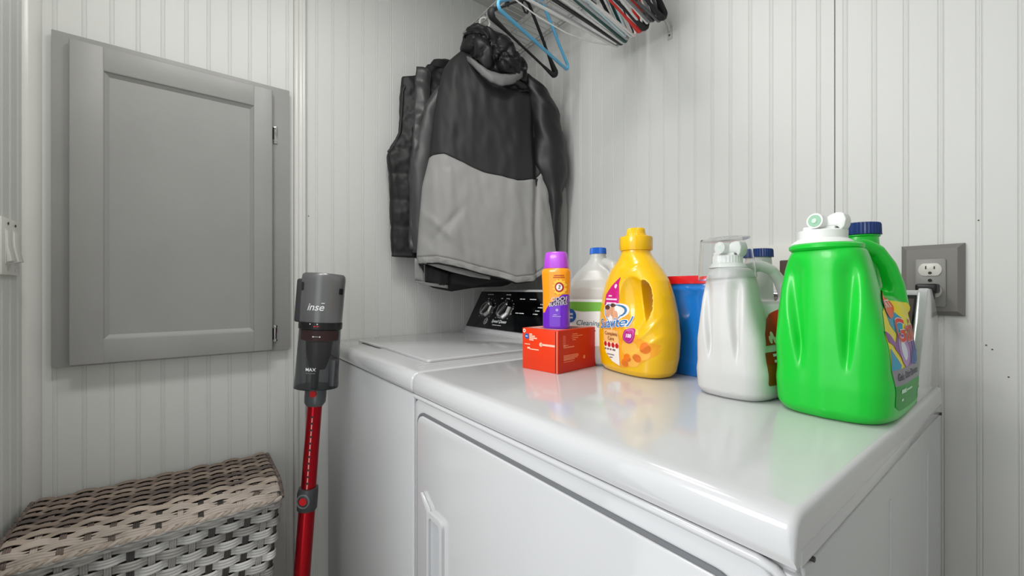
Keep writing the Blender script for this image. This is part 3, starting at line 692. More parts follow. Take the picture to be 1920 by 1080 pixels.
for k, dz in enumerate((0, -.007)):
    n = 300; part('rim_strand', tube([bpath(q/n, BZ1+.001+dz)[0]+bpath(q/n, 0)[1]*(.005+.002*math.sin(q*.9+PI*k)) for q in range(n)], .0042, 6, True), WG[k], bt, True)
# lid
ld = part('lid', boxm(-1.466, -1.215, -.292, .178, .5605, .578, .004), WDK, bt, True)
LX = [(-1.474, .586), (-1.262, .591), (-1.238, .587), (-1.220, .580), (-1.206, .571), (-1.197, .561)]
def lsurf(s):   # s 0..1 from the wall to the front edge
    Ls = [math.dist(a, b) for a, b in zip(LX[:-1], LX[1:])]; T = sum(Ls)*s
    for (a, b), l in zip(zip(LX[:-1], LX[1:]), Ls):
        if T <= l or b is LX[-1]:
            f = min(1, T/l); d = Vector((b[0]-a[0], 0, b[1]-a[1])).normalized()
            return Vector((a[0]+(b[0]-a[0])*f, 0, a[1]+(b[1]-a[1])*f)), Vector((-d.z, 0, d.x)), d
        T -= l
lrows = 18; ya, yb = -.300, .190
for i in range(lrows):
    p0, N, d = lsurf((i+.5)/lrows); n = 150; pts = []; nor = []; up = []
    e_ = .004 if i in (0, lrows-1) else 0
    for k in range(n+1):
        f = k/n; y = ya+.004+e_+(yb-ya-.008-2*e_)*f; a = math.sin(PI*(y-ya)/.0375+PI*(i % 2)); a = math.copysign(abs(a)**.7, a)
        dr_ = -.010*max(0, abs(f-.5)*2-.97)/.03
        pts.append(Vector((p0.x, y, p0.z))+N*(.0036*a+dr_)+d*(.0030*nz(f*11, i*.3, 3)+.004*math.sin(f*5)*(.5 if i < 14 else .2))); nor.append(N); up.append(d)
    lt = i >= lrows-5
    part('wicker_strand', ribbon(pts, nor, up, .0175, .0026, False, .35), random.choice(WLT if lt else WBR), ld, True)
for k in range(13):
    y = ya+.01875+.0375*k; pts = []; nor = []; up = []
    for j in range(19):
        p0, N, d = lsurf(j/18); pts.append(Vector((p0.x, y, p0.z))-N*.0008); nor.append(N); up.append(Vector(YV))
    part('wicker_stake', ribbon(pts, nor, up, .011, .0014), random.choice([WDK, WBR[0], WLT[1]]), ld, True)
def twist(P, r, mat, k, par):
    pts = []
    for i in range(len(P)-1):
        for j in range(10):
            f = j/10; p = Vector(P[i]).lerp(Vector(P[i+1]), f); a = (i+f)*2.2*PI*.6+k*PI; pts.append(p+Vector((math.cos(a)*r*.6, 0, math.sin(a)*r*.6)))
    return part('border_strand', tube(pts, r, 6), mat, par, True)
fr = [(-1.1965, ya+.006+(yb-ya-.012)*i/24, .5585) for i in range(25)]
bk = [(-1.473, ya+.006+(yb-ya-.012)*i/24, .580) for i in range(25)]
for k in (0, 1):
    twist(fr, .0042, WLT[k], k, ld); twist(bk, .0042, WBR[k], k, ld)
    for yy, s_ in ((ya+.004, 1), (yb-.004, 1)):
        twist([(lsurf(j/14)[0].x, yy, lsurf(j/14)[0].z-.003) for j in range(15)], .0042, WBR[k], k, ld)

# ------------------------------------------------------------------ stick vacuum
VAC = pm('vacuum_grey', '747576', .28, metal=.3); RED = pm('vacuum_red_metal', 'a80d1c', .22, metal=.75); REDP = pm('red_button', 'c3121c', .3)
DG = pm('vacuum_dark_grey', '3c3e40', .35); SMOKE = pm('smoked_plastic', 'a9abad', .05, trans=.95, ior=1.12)
vb, vtp = Vector((-1.222, .212, 0)), Vector((-1.222, .292, 1.135))
vac = thing('stick_vacuum', 'red and grey cordless stick vacuum leaning by the washer', 'vacuum cleaner', vb)
ax = (vtp-vb).normalized(); Lv = (vtp-vb).length
side = Vector((.608, .794, 0)).normalized(); side = (side-ax*side.dot(ax)).normalized(); frn = side.cross(ax).normalized()   # frn looks to the room
if frn.x < 0: frn = -frn; 
VM = Matrix(((side.x, -frn.x, ax.x, 0), (side.y, -frn.y, ax.y, 0), (side.z, -frn.z, ax.z, 0), (0, 0, 0, 1)))   # local x right, y away, z along the stick
if VM.to_3x3().determinant() < 0: VM = Matrix(((-side.x, -frn.x, ax.x, 0), (-side.y, -frn.y, ax.y, 0), (-side.z, -frn.z, ax.z, 0), (0, 0, 0, 1)))
def vp(name, me, mat, par=vac, label=None):
    me.transform(VM); return part(name, me, mat, par, False, label)
mb = vp('motor_body', lathe([(.001, 1.000), (.052, 1.000), (.0535, 1.004), (.0545, 1.05), (.0550, 1.10), (.0555, 1.118), (.054, 1.129), (.050, 1.134), (.035, 1.1355), (.001, 1.1355)], 56), VAC)
def vd(name, shapes, mat, par, r, z, x0=0, a=0, off=.0006):
    """flat print wrapped on the round body"""
    bm = bmesh.new()
    for s in shapes:
        if isinstance(s, bpy.types.Mesh): bm.from_mesh(s)
        else: bm.faces.new([bm.verts.new((p[0], p[1], 0)) for p in s])
    bmesh.ops.triangulate(bm, faces=bm.faces[:])
    for _ in range(5):
        L = [e for e in bm.edges if abs(e.verts[0].co.x-e.verts[1].co.x) > .006]
        if not L: break
        bmesh.ops.subdivide_edges(bm, edges=L, cuts=1); bmesh.ops.triangulate(bm, faces=bm.faces[:])
    for v in bm.verts:
        t_ = (v.co.x+x0)/r+a; v.co = Vector(((r+off)*math.sin(t_), -(r+off)*math.cos(t_), z+v.co.y))
    me = bpy.data.meshes.new(name); bm.to_mesh(me); bm.free(); return vp(name, me, mat, par)
vd('maker_name', [textmesh('inse', .027, 0, 0, shear=.25, bold=.0003), rect(.0145, .0105, .0225, .0125)], PRINTW, mb, .0545, 1.043, .006)
vd('vent_notch', [rrect(-.008, -.012, .008, .010, .003)], BLACKP, mb, .0553, 1.098, -.042)
vd('vent_notch', [rrect(-.010, -.008, .008, .008, .003)], BLACKP, mb, .0550, 1.088, .076)
vp('battery', boxm(-.066, -.044, -.020, .030, 1.0, 1.118, .006, 3), DG)
vp('handle', tube([(-.050, .02, 1.10), (-.062, .05, 1.09), (-.060, .085, 1.05), (-.050, .09, 1.0), (-.035, .06, .985)], .013, 12), DG)
vp('lock_ring', lathe([(.05, .984), (.0545, .985), (.055, .992), (.055, 1.0), (.0545, 1.003), (.05, 1.003)], 56), BLACKP, label='black lock ring')
cup = vp('dust_cup', lathe([(.0525, .984), (.0532, .92), (.0545, .86), (.0565, .832), (.0555, .826), (.0535, .826), (.0535, .832), (.0525, .86), (.0512, .92), (.0505, .984)], 56), SMOKE, label='smoked clear dust cup')
vp('cup_floor', lathe([(.001, .8265), (.054, .8265), (.054, .829), (.001, .829)], 48), pm('cup_floor_dark', '2a2b2d', .2), cup)
vp('filter_cone', lathe([(.001, .875), (.020, .875), (.030, .91), (.034, .945), (.034, .95), (.001, .95)], 36), pm('mesh_grey', '6a655c', .4, metal=.4), cup)
vp('red_collar', lathe([(.036, .952), (.047, .955), (.047, .982), (.036, .984)], 48), pm('cup_red', '8c1a1a', .4), cup)
vp('inlet_tube', tube([(0, -.012, .829), (0, -.012, .90)], .010, 12), DG, cup)
vp('latch', boxm(.044, .060, -.030, -.010, .835, .905, .003), DG, cup)
vd('cup_mark', [textmesh('MAX', .012, 0, 0, bold=.0002)]+bars(-.009, -.012, [.024], .0008), PRINTW, cup, .0535, .880, .006)
vd('cup_mark', [circ(-.008, 0, .0018), circ(.008, 0, .0018), rect(-.005, -.0004, .005, .0004)], PRINTW, cup, .0528, .966, .014)
vd('ring_mark', bars(0, -.006, [.005, .005], .003), REDP, mb, .0552, .993, .012)
vd('ring_mark', [circ(-.008, 0, .0016), circ(.010, 0, .0016)], PRINTW, mb, .0552, .999, .005)
vp('specks', join(*[lathe([(.001, 0), (.0012, .0006), (.001, .0012)], 6, random.uniform(-.03, .03), -.052+.0*k).copy() for k in range(1)]), PRINTW, cup)
nk = vp('neck', rings([(.826, 0, 0, .026, .024, 2.6), (.80, 0, 0, .0262, .0242, 2.6), (.785, 0, 0, .0255, .0235, 2.6), (.776, 0, 0, .020, .019, 2.4), (.774, 0, 0, .001, .001, 2)], 36), pm('neck_grey', '54585a', .3, metal=.3))
vp('release_button', tube([(.004, -.0225, .812), (.004, -.0262, .812)], .0092, 16), REDP, nk)
up_ = vp('upper_tube', lathe([(.001, .53), (.0185, .53), (.0185, .779), (.001, .779)], 32), RED, label='upper red metal tube')
vd('ruler_marks', [rect(-.0012, z, .0012, z+.012) for z in [0+.0175*k for k in range(11)]], pm('ruler_print', 'c9a49c', .4), up_, .0185, .560, .004)
vd('ruler_marks', [rect(-.0040, z+.012, .0040, z+.0165) for z in [.0175*k for k in range(11)]], pm('ruler_dark', '3c0a10', .4), up_, .0185, .560, .004)
cl_ = vp('tube_clamp', rings([(.500, 0, 0, .0225, .0225, 2.2), (.503, 0, 0, .0242, .0242, 2.2), (.545, 0, -.002, .0245, .0262, 2.4), (.558, 0, 0, .0235, .0235, 2.2), (.560, 0, 0, .001, .001, 2)], 36), DG)
vp('clamp_ring', tube([(.0155*math.cos(a), -.0262, .531+.0165*math.sin(a)) for a in [2*PI*k/24 for k in range(24)]], .0024, 6, True), VAC, cl_)
vp('release_button', tube([(0, -.023, .531), (0, -.0285, .531)], .0098, 16), REDP, cl_)
vp('lower_tube', lathe([(.001, .06), (.0205, .06), (.0205, .505), (.001, .505)], 32), RED, label='lower red metal tube')
fh = vp('floor_head', boxm(-.075, .075, -.09, .0, .012, .055, .012, 3), DG)
vp('brush_cover', tube([(-.072, -.07, .030), (.072, -.07, .030)], .028, 16), RED, fh)
vp('pivot', tube([(0, -.02, .045), (0, 0, .075)], .022, 14), DG, fh)

# ------------------------------------------------------------------ things on the dryer
# big jugs with a tap
def sstep(a, b, x): x = max(0, min(1, (x-a)/(b-a))); return x*x*(3-2*x)
def jug_mesh(sx, sy, sz, N=40, tap_=0, rt=0, sh=0, nx=-.012):
    A_ = rings([(0, 0, 0, .058, .094, 3.6), (.003, 0, 0, .063, .100, 3.6), (.012, 0, 0, .0690, .106, 3.8), (.045, 0, 0, .0705, .108, 4), (.09, 0, 0, .0670, .1065, 3.8), (.130, 0, 0, .0620, .103, 3.4), (.150, 0, 0, .0575, .098, 3.2), (.163, 0, 0, .050, .088, 3), (.169, 0, 0, .036, .07, 2.6)], N)
    B_ = rings([(.06, 0, -.060, .064, .046, 3.2), (.10, 0, -.060, .0650, .0468, 3.4), (.14, 0, -.060, .0610, .0460, 3.4), (.175, 0, -.060, .0570, .0450, 3.2), (.200, 0, -.060, .0530, .0440, 3.0), (.217, 0, -.060, .0490, .0430, 2.7), (.227, 0, -.060, .0450, .0415, 2.5), (.2315, 0, -.060, .036, .034, 2.2)], N)
    C_ = rings([(.08, 0, .052, .052, .050, 2.6), (.125, -.002, .055, .046, .042, 2.6), (.145, nx, .062, .033, .030, 2.4), (.165, nx, .063, .0275, .0275, 2.2), (.205, nx, .063, .0262, .0262, 2), (.235, nx, .063, .0250, .0250, 2), (.258, nx, .063, .0235, .0235, 2)], N)
    D_ = tube([(0, -.046, .186), (.003, -.034, .212), (.011, -.017, .230), (.020, .002, .236), (.030, .020, .228), (.039, .036, .207), (.044, .048, .180), (.043, .056, .142)], [.018, .0135, .0110, .0105, .0105, .0110, .0125, .018], 16)
    me = remeshed(join(A_, B_, C_, D_), .0023, 9)
    for v in me.vertices:
        x, y, z = v.co
        if rt and x > 0: v.co.x *= 1-rt*sstep(.06, .22, z)*sstep(.01, -.02, y)
        v.co.x -= sh*sstep(.05, .20, z)*sstep(.01, -.02, y)
        if tap_: v.co.x *= 1-tap_*sstep(.03, .20, z)*sstep(.01, -.02, y)
        if y < -.03:
            k = sstep(-.04, -.09, y)
            for s in (-1, 1):
                xc = s*(.0335-.008*sstep(.20, .07, z)); w_ = .0032+.0085*sstep(.065, .20, z)
                v.co.y += k*.0105*math.exp(-((x-xc)/w_)**2)*sstep(.060, .105, z)*sstep(.222, .19, z)
            v.co.y += k*.004*sstep(.05, .2, z)
            v.co.y -= k*.0018*math.exp(-(x/.012)**2)*sstep(.2, .1, z)
    me.transform(Matrix.Diagonal((sx, sy, sz, 1))); me.update(); return me
def screwcap(par, name, x, y, z, r, h, mat, label=None):
    me = lathe([(.001, 0), (r, 0), (r, .0012), (r*.985, .0016), (r*.97, h-.003), (r*.93, h-.0006), (r*.86, h), (.001, h)], 72, ribs=1, ribd=.0011)
    me.transform(Matrix.Translation((x, y, z))); return part(name, me, mat, par, label=label)
def tap(par, z, r, mat, spout_green, sc=1, lev=True, tx=0):
    def part(name, me, m_, p_): me.transform(Matrix.Translation((tx, 0, 0))); return globals()['part'](name, me, m_, p_)
    y = -.060
    me = lathe([(.001, 0), (r*1.28, 0), (r*1.20, .004), (r*1.02, .0075), (r*1.0, .008)], 48); me.transform(Matrix.Translation((0, y*sc, z))); ba = part('tap_base', me, mat, par)
    me = lathe([(r, 0), (r, .011), (r*.95, .0125), (.001, .0125)], 60, ribs=1, ribd=.0009); me.transform(Matrix.Translation((0, y*sc, z+.0075))); part('tap_ring', me, mat, ba)
    z2 = z+.0200
    part('tap_body', boxm(-.020*sc, .018*sc, y*sc-.012, y*sc+.012, z2-.002, z2+.006, .002), mat, par)
    sp = part('spout', tube([(.004*sc, y*sc+.004, z2+.011), (-.002*sc, y*sc-.024, z2+.012)], [.0095*sc, .0105*sc], 20), mat, par)
    d = Vector((-.006, -.028, .001)).normalized(); c0 = Vector((-.002*sc, y*sc-.024, z2+.012))
    part('spout_hole', tube([c0-d*.0001, c0+d*.0006], .0082*sc, 20), spout_green, sp); part('spout_core', tube([c0+d*.0005, c0+d*.0015], .0032*sc, 12), pm('spout_core', 'cfe0d6', .4), sp)
    if lev:
        part('lever', prism([(x*sc, z2+zz) for x, zz in [(.006, .004), (.010, .019), (.020, .0225), (.028, .021), (.031, .012), (.029, .002), (.024, -.003), (.021, .004)]], 'y', y*sc-.014, y*sc+.012, .003, 2), mat, par)
GREENP = pm('green_jug_plastic', '12c936', .33, sss=.0, coat=.15, bump=.06, bs=60)
CAPW = pm('tap_white', 'e9ebe8', .35); NAVY = pm('navy_cap', '14336f', .4); SPG = pm('spout_pale_green', '9cc7ab', .4)
gt = thing('detergent_jug', 'large bright green detergent jug with white tap and navy cap, nearest the camera', 'detergent jug', (-.1845, .767, TOP), 0)
gm = jug_mesh(1, 1, 1, 40, 0, .16, .003, .001); gb = part('body', gm, GREENP, gt)
part('tap_collar', rings([(.2265, -.009, -.060, .0400, .0400, 2), (.2295, -.009, -.060, .0430, .0440, 2), (.2335, -.009, -.060, .0430, .0440, 2), (.236, -.009, -.060, .040, .041, 2)], 48), GREENP, gt)
tap(gt, .2355, .0290, CAPW, SPG, tx=-.013)
screwcap(gt, 'cap', .001, .063, .2570, .0275, .0185, NAVY, 'navy ribbed screw cap')
part('cap_collar', lathe([(.0235, .2530), (.0255, .2545), (.0255, .2560), (.0235, .2575)], 40, .001, .063), GREENP, gt)
gbv = bvh_of(gm)
def side_label(par, bv, yc, zc):
    def f(name, shapes, mat, off=.0005, e=.006): return decal(name, shapes, mat, par, (0, yc, zc), YV, ZV, bv, off, e)
    return f
gl = side_label(gb, gbv, .002, .009)
yel, blu, pur, gry, orn = flat('f2e21c'), flat('1e9fc4'), flat('8a4a9a'), flat('8c8a94'), flat('f2601c')
gl('label_field', [[(-.078, .062), (.090, .062), (.086, .10), (.074, .125), (.045, .145), (-.035, .150), (-.070, .135), (-.082, .105)]], yel, .0004)
gl('label_art', [[(-.060, .150), (-.050, .118), (-.030, .104), (-.006, .108), (-.002, .125), (-.030, .146)], [(-.078, .090), (-.064, .082), (-.045, .066), (-.050, .062), (-.078, .062)]], blu, .0007)
gl('label_art', [[(-.082, .112), (-.066, .106), (-.048, .094), (-.030, .106), (.0, .104), (.03, .098), (.07, .09), (.088, .07), (.084, .062), (-.028, .062), (-.040, .074), (-.062, .092), (-.080, .098)]], pur, .0009)
gl('label_art', [circ(-.020, .082, .022, .020)], flat('b58cc4'), .0011); gl('label_art', [circ(-.020, .082, .012, .012)], flat('dfe6f4'), .0013)
gl('label_art', [[(.004, .064), (.010, .082), (.020, .070), (.026, .096), (.034, .078), (.046, .098), (.046, .074), (.060, .082), (.052, .066), (.03, .060)]], flat('17539e'), .0012)
gl('label_band', [[(-.074, .042), (.092, .042), (.090, .062), (-.078, .062)]], gry, .0006)
gl('label_text', [textmesh('Gain, Odor Eliminator', .0125, -.066, .052, align='LEFT', bold=.0002, shear=.15)], flat('23223c'), .0011, .004)
gl('label_foot', [[(-.072, .016), (-.060, .010), (.086, .010), (.093, .020), (.092, .042), (-.074, .042)]], flat('189a30'), .0006)
gl('label_text', bars(.034, -.058, [.022], .005)+bars(.0335, -.034, [.03], .0025)+bars(.023, -.056, [.008], .003)+bars(.021, .040, [.036], .008), flat('c8f0cf'), .0010)
gl('brand_name', [textmesh('Gain', .044, -.034, .107, align='LEFT', shear=.1, bold=.0015)], flat('f6f2ee'), .0013, .004)
gl('brand_name', [textmesh('Gain', .044, -.034, .107, align='LEFT', shear=.1, bold=.0005)], flat('e23a20'), .0017, .004)
gl('badge', [circ(-.034, .144, .024, .0185)], orn, .0015)
gl('badge_text', [textmesh('SMART', .0140, -.034, .144, bold=.0003)], flat('fbeade'), .0019, .004)
# white jug
WJ = pm('white_jug_plastic', 'd2d2d0', .38, coat=.1, bump=.05, bs=50)
CLR = pm('clear_cup_plastic', 'fafbfb', .04, trans=1, ior=1.12)
wt_ = thing('detergent_jug', 'white detergent jug with clear cup over its tap, left of the green jug', 'detergent jug', (-.3155, .762, TOP), 0)
wmh = jug_mesh(.86, .93, .90, 40, .22, 0, .012); wbd = part('body', wmh, WJ, wt_)
tap(wt_, .2085, .0225, CAPW, CAPW, .9, True, -.0135)
screwcap(wt_, 'cap', -.0103, .0586, .2310, .0240, .0150, NAVY, 'navy ribbed screw cap')
cupm = lathe([(.0440, .0), (.0435, .006), (.0405, .040), (.0385, .064), (.0375, .0665), (.001, .0665), (.001, .0650), (.0365, .0645), (.0370, .062), (.0392, .040), (.0424, .004), (.0430, .0)], 56)
cupm.transform(Matrix.Translation((-.0135, -.0560, .190)) @ Matrix.Rotation(R(-3), 4, 'Y')); part('dosing_cup', cupm, CLR, wt_, label='clear dosing cup upside down over the tap')
wl_ = side_label(wbd, bvh_of(wmh), 0, 0)
wl_('label_art', [[(-.066, .086), (.05, .086), (.05, .125), (.0, .140), (-.035, .125), (-.058, .103)]], flat('b8321a'))
wl_('label_art', [rrect(-.072, .026, .060, .076, .004)], flat('8e4a12'), .0005); wl_('label_art', [rect(-.072, .058, .060, .076)], flat('a03018'), .0008)
wl_('label_text', [textmesh('Fabric', .012, -.052, .071, align='LEFT', bold=.0002), textmesh('Sun', .012, -.052, .061, align='LEFT', bold=.0002)] if False else bars(.071, -.052, [.020, .02], .004)+bars(.062, -.052, [.026], .004), PRINTW, .0011)
wl_('label_text', [circ(-.045, .094, .006), circ(-.036, .1, .006), circ(-.03, .092, .006)], flat('e8e0cc'), .0009)

# yellow softener
YEL = pm('yellow_bottle_plastic', 'f2bd05', .22, coat=.35)
yt = thing('softener_bottle', 'yellow fabric softener bottle with grip hole and yellow cap beside the orange box', 'bottle', (-.5300, .739, TOP), R(-12))
yr = [(0, 0, 0, .060, .034, 2.6), (.003, 0, 0, .068, .040, 2.6), (.012, 0, 0, .0745, .0445, 2.7), (.04, .001, 0, .0790, .0470, 2.7), (.08, .002, 0, .0815, .0480, 2.6), (.12, .001, 0, .0795, .0470, 2.5), (.16, 0, 0, .0730, .0440, 2.4), (.19, -.001, 0, .0645, .0405, 2.3), (.215, -.002, 0, .0520, .0365, 2.2), (.232, -.002, 0, .0415, .0335, 2.1), (.243, -.002, 0, .0335, .0315, 2), (.25, -.002, 0, .0295, .0295, 2), (.256, -.002, 0, .0295, .0295, 2)]
def ell(c, r, rot=0):
    bm = bmesh.new(); bmesh.ops.create_uvsphere(bm, u_segments=28, v_segments=16, radius=1); me = bpy.data.meshes.new('e'); bm.to_mesh(me); bm.free()
    me.transform(Matrix.Translation(c) @ Matrix.Rotation(R(rot), 4, 'Y') @ Matrix.Diagonal((*r, 1))); return me
yr = [(z, cx, cy, (hx*1.17 if z < .2 else hx*(1.17-.17*min(1, (z-.2)/.04))), (hy*1.15 if z < .23 else hy), n) for (z, cx, cy, hx, hy, n) in yr]
ym = remeshed(rings(yr, 56), .0017, 9, cutters=[ell((.044, -.066, .148), (.043, .042, .066), -10), ell((.044, .066, .148), (.043, .042, .066), -10), ell((.060, 0, .150), (.0165, .09, .044), -10)])
# flowing ridge low on the right, shallow frame round the label
for v in ym.vertices:
    x, y, z = v.co
    if y < -.01 and z < .235:
        k = sstep(-.01, -.03, y)
        q = ((x-.046)*math.cos(R(12))-(z-.148)*math.sin(R(12)))/.052; r2 = ((x-.046)*math.sin(R(12))+(z-.148)*math.cos(R(12)))/.076
        d = math.hypot(q, r2)-1; v.co.y -= k*.0022*math.exp(-(d/.07)**2)
        zr = .020+.045*max(0, (x-.005)/.07)**1.3 if x > .0 else 9
        v.co.y -= k*.0028*math.exp(-((z-zr)/.006)**2)*sstep(.0, .03, x)
ym.update(); yb_ = part('body', ym, YEL, yt)
me = lathe([(.001, 0), (.0325, 0), (.0335, .002), (.0335, .026), (.0325, .0285), (.026, .030), (.0215, .0315), (.0190, .036), (.0180, .044), (.0165, .0465), (.001, .047)], 80, ribs=1, ribd=.0007); me.transform(Matrix.Translation((-.002, 0, .2535))); part('cap', me, YEL, yt, label='yellow stepped cap')
yv = bvh_of(ym)
def yd(name, shapes, mat, off=.0005, e=.006): return decal(name, shapes, mat, yb_, (.0075, 0, -.917), XV, ZV, yv, off, e)
# coordinates are (x, height above the floor)
yd('label_field', [[(-.052, 1.058), (-.046, 1.075), (-.004, 1.114), (-.003, 1.05), (.012, 1.04), (.030, 1.015), (.060, .992), (.088, .984), (.080, .966), (.055, .948), (.020, .934), (.0, .932), (-.030, .945), (-.046, .965), (-.054, 1.0)]], flat('f5a623'), .0004)
yd('label_flowers', [circ(.030, .974, .020, .017), circ(.058, .966, .014, .012), circ(.036, .950, .016, .012)], flat('f9b84a'), .0007)
yd('label_flowers', [circ(.026, .955, .010, .008), circ(.048, .957, .008), circ(.064, .978, .009, .011), circ(.018, .944, .009, .008)], flat('e8781c'), .0009)
yd('label_flowers', [circ(.035, 1.002, .018, .010, 20, 0, 180)+[(.017, 1.002)]], flat('fbd257'), .0006)
yd('label_flag', [[(-.051, 1.056), (-.048, 1.078), (-.030, 1.096), (-.004, 1.115), (-.003, 1.052)]], flat('c8127c'), .0008)
yd('label_flag_print', bars(1.076, -.036, [.012], .0028)+bars(1.069, -.045, [.038], .0032)+bars(1.061, -.042, [.034], .0030)+[circ(-.014, 1.096, .0045)], flat('f7d9ea'), .0012, .004)
heart = lambda cx, cz, s: [(cx+s*.062*math.sin(t)**3*16/16, cz+s*.0625*(13*math.cos(t)-5*math.cos(2*t)-2*math.cos(3*t)-math.cos(4*t))/16) for t in [2*PI*k/44 for k in range(44)]]
yd('label_heart', [heart(-.019, 1.038, .50)], flat('f4f6f8'), .0010, .004); yd('label_heart', [heart(-.019, 1.038, .45)], flat('3a78b0'), .0013, .004); yd('label_heart', [heart(-.019, 1.038, .40)], flat('efe9e2'), .0016, .004)
yd('label_people', [circ(-.033, 1.042, .0085, .011), circ(-.018, 1.046, .008, .012), circ(-.008, 1.036, .0075, .010)], flat('d9a07c'), .0019, .004)
yd('label_people', [circ(-.036, 1.052, .0095, .005), circ(-.017, 1.057, .0085, .004)], flat('5a3326'), .0021, .004)
yd('label_strip', [[(-.049, 1.006), (.002, 1.006), (.003, .935), (-.020, .941), (-.040, .956), (-.047, .975)]], flat('f6c37e'), .0008)
yd('label_strip', [[(-.049, .980), (.0025, .980), (.003, .935), (-.020, .941), (-.040, .956), (-.047, .972)]], flat('f4efe6'), .0011)
yd('brand_name', [textmesh('Suavitel', .0275, -.020, 1.020, shear=.2, bold=.0012, rot=7)], flat('f4f6f8'), .0022, .004)
yd('brand_name', [textmesh('Suavitel', .0275, -.020, 1.020, shear=.2, bold=.0003, rot=7)], flat('1f6cb4'), .0026, .004)
yd('label_text', [textmesh('Complete', .0105, -.022, .998, bold=.0001), textmesh('Care', .0105, -.022, .988, bold=.0001)], flat('8a4a1c'), .0016, .004)
yd('label_dots', [circ(-.041, .9755, .0052), circ(-.028, .975, .0052), circ(-.015, .975, .0052), circ(-.003, .975, .0052)], flat('c8201c'), .0016)
yd('label_text', bars(.9655, -.044, [.006, .006, .006, .009], .0035)+bars(.955, -.036, [.024], .002)+bars(.949, -.028, [.010], .002), flat('7c6a66'), .0015)
yd('label_seal', [circ(.030, .9985, .0145, .0150)], flat('b01c80'), .0012); yd('label_seal', [circ(.030, .9985, .0115, .0120)], flat('d890bc'), .0014); yd('label_seal', [circ(.030, .9985, .0108, .0113)], flat('b01c80'), .0016)
yd('label_seal', [textmesh('100', .0095, .030, .9985, bold=.0004)], flat('f8e4f0'), .0019, .004)

# orange-red box
ORB = pm('orange_carton', 'e8390c', .38, var=.02); REDB = pm('red_carton', 'c41a10', .38)
BXW, BXD, BXH = .100, .135, .0885
xt = thing('cardboard_box', 'bright orange red cardboard box lying on the dryer under the scent bottle', 'box', (-.6685, .6505, TOP), R(7))
ca = part('carton', boxm(-BXW/2, BXW/2, -BXD/2, BXD/2, 0, BXH, .0012), ORB, xt)
fr_ = lambda n, s, m, off=.0003: decal(n, s, m, ca, (0, -BXD/2, 0), XV, ZV, None, off)
rt_ = lambda n, s, m, off=.0003: decal(n, s, m, ca, (BXW/2, 0, 0), YV, ZV, None, off)
rt_('side_print', [rect(-BXD/2+.001, .001, BXD/2-.001, BXH-.001)], REDB)
decal('flap_edge', [rect(-.0012, .001, .0010, BXH-.002)], flat('8a1408'), ca, (BXW/2-.006, -BXD/2, 0), XV, ZV, None, .0004)
decal('flap_edge', [rect(-.0006, .001, .0016, BXH-.002)], flat('f08a6c'), ca, (BXW/2-.003, -BXD/2, 0), XV, ZV, None, .0005)
fr_('carton_print', [circ(-.044, .0825, .0042)], flat('f4d4c4')); fr_('carton_print', [circ(-.044, .0825, .0015)], flat('5a2a20'), .0006)
fr_('carton_logo', [circ(-.037, .071, .0065, .006)], flat('2a5ca8')); fr_('carton_logo', bars(.071, -.040, [.006], .002), PRINTW, .0006)
PK = flat('f6c4ac')
fr_('carton_print', bars(.076, -.029, [.008], .003)+bars(.072, -.029, [.016], .003)+bars(.068, -.029, [.022], .003)+bars(.064, -.029, [.012], .003)+bars(.054, -.043, [.016], .0018)+bars(.056, .005, [.037], .0042)+[circ(.004, .056, .0045)]+bars(.046, -.035, [.008], .004)+bars(.044, -.028, [.026], .0022), PK)
rt_('carton_print', [rect(-.052, z, -.043, z+.0012) for z in [.054+.003*k for k in range(8)]]+bars(.078, -.020, [.018], .0016)+bars(.074, -.022, [.038], .0016)+bars(.070, -.022, [.022], .0016)+bars(.066, -.020, [.012], .0016)+bars(.056, -.050, [.016], .0018)+bars(.052, -.050, [.036], .0022)+bars(.0350, -.050, [.05], .002)+bars(.032, -.050, [.052], .002)+bars(.029, -.050, [.048], .002)+bars(.0262, -.050, [.038], .002)+bars(.022, -.050, [.036], .0012)+[circ(.022, .026, .004)], flat('f08868'), .0006)
decal('top_print', [rect(-.045, -.060, .045, .060)], flat('d8a89a'), ca, (0, 0, BXH), XV, YV, None, .0003)
decal('top_print', [rect(-.01, -.02, .04, -.006), rect(-.03, .02, .03, .03)], flat('4a3a40'), ca, (0, 0, BXH), XV, YV, None, .0006)
decal('top_print', [circ(-.002, -.036, .022, .010), rect(.01, .0, .044, .008)], flat('e6623a'), ca, (0, 0, BXH), XV, YV, None, .0008)

# scent booster bottle
at_ = thing('scent_booster_bottle', 'orange and purple scent booster bottle standing on the orange red box', 'bottle', (-.6500, .6225, TOP+BXH+.0006), R(28))
PUR = pm('purple_plastic', '6a1fc0', .18, coat=.4); PNK = pm('orchid_cap', 'b648d6', .28, coat=.2); ORG = pm('orange_sleeve', 'f79a0a', .2, coat=.4)
AP = [(0, .0270, .0175), (.003, .0290, .0195), (.03, .0290, .0195), (.07, .0290, .0200), (.10, .0305, .0210), (.120, .0318, .0215), (.126, .0300, .0205), (.1285, .0260, .0180)]
def asurf(th, z):
    for a, b in zip(AP[:-1], AP[1:]):
        if z <= b[0]: k = (z-a[0])/(b[0]-a[0]); hx = a[1]+(b[1]-a[1])*k; hy = a[2]+(b[2]-a[2])*k; break
    c, s = math.cos(th), math.sin(th); n = 2.6
    return Vector((hx*math.copysign(abs(c)**(2/n), c), hy*math.copysign(abs(s)**(2/n), s), z))
def zsplit(th):
    x = math.cos(th); f = -math.sin(th)
    return .043+.030*sstep(-.75, .75, x)-.010*math.exp(-((x+.72)/.25)**2) if f > 0 else .05+.02*x
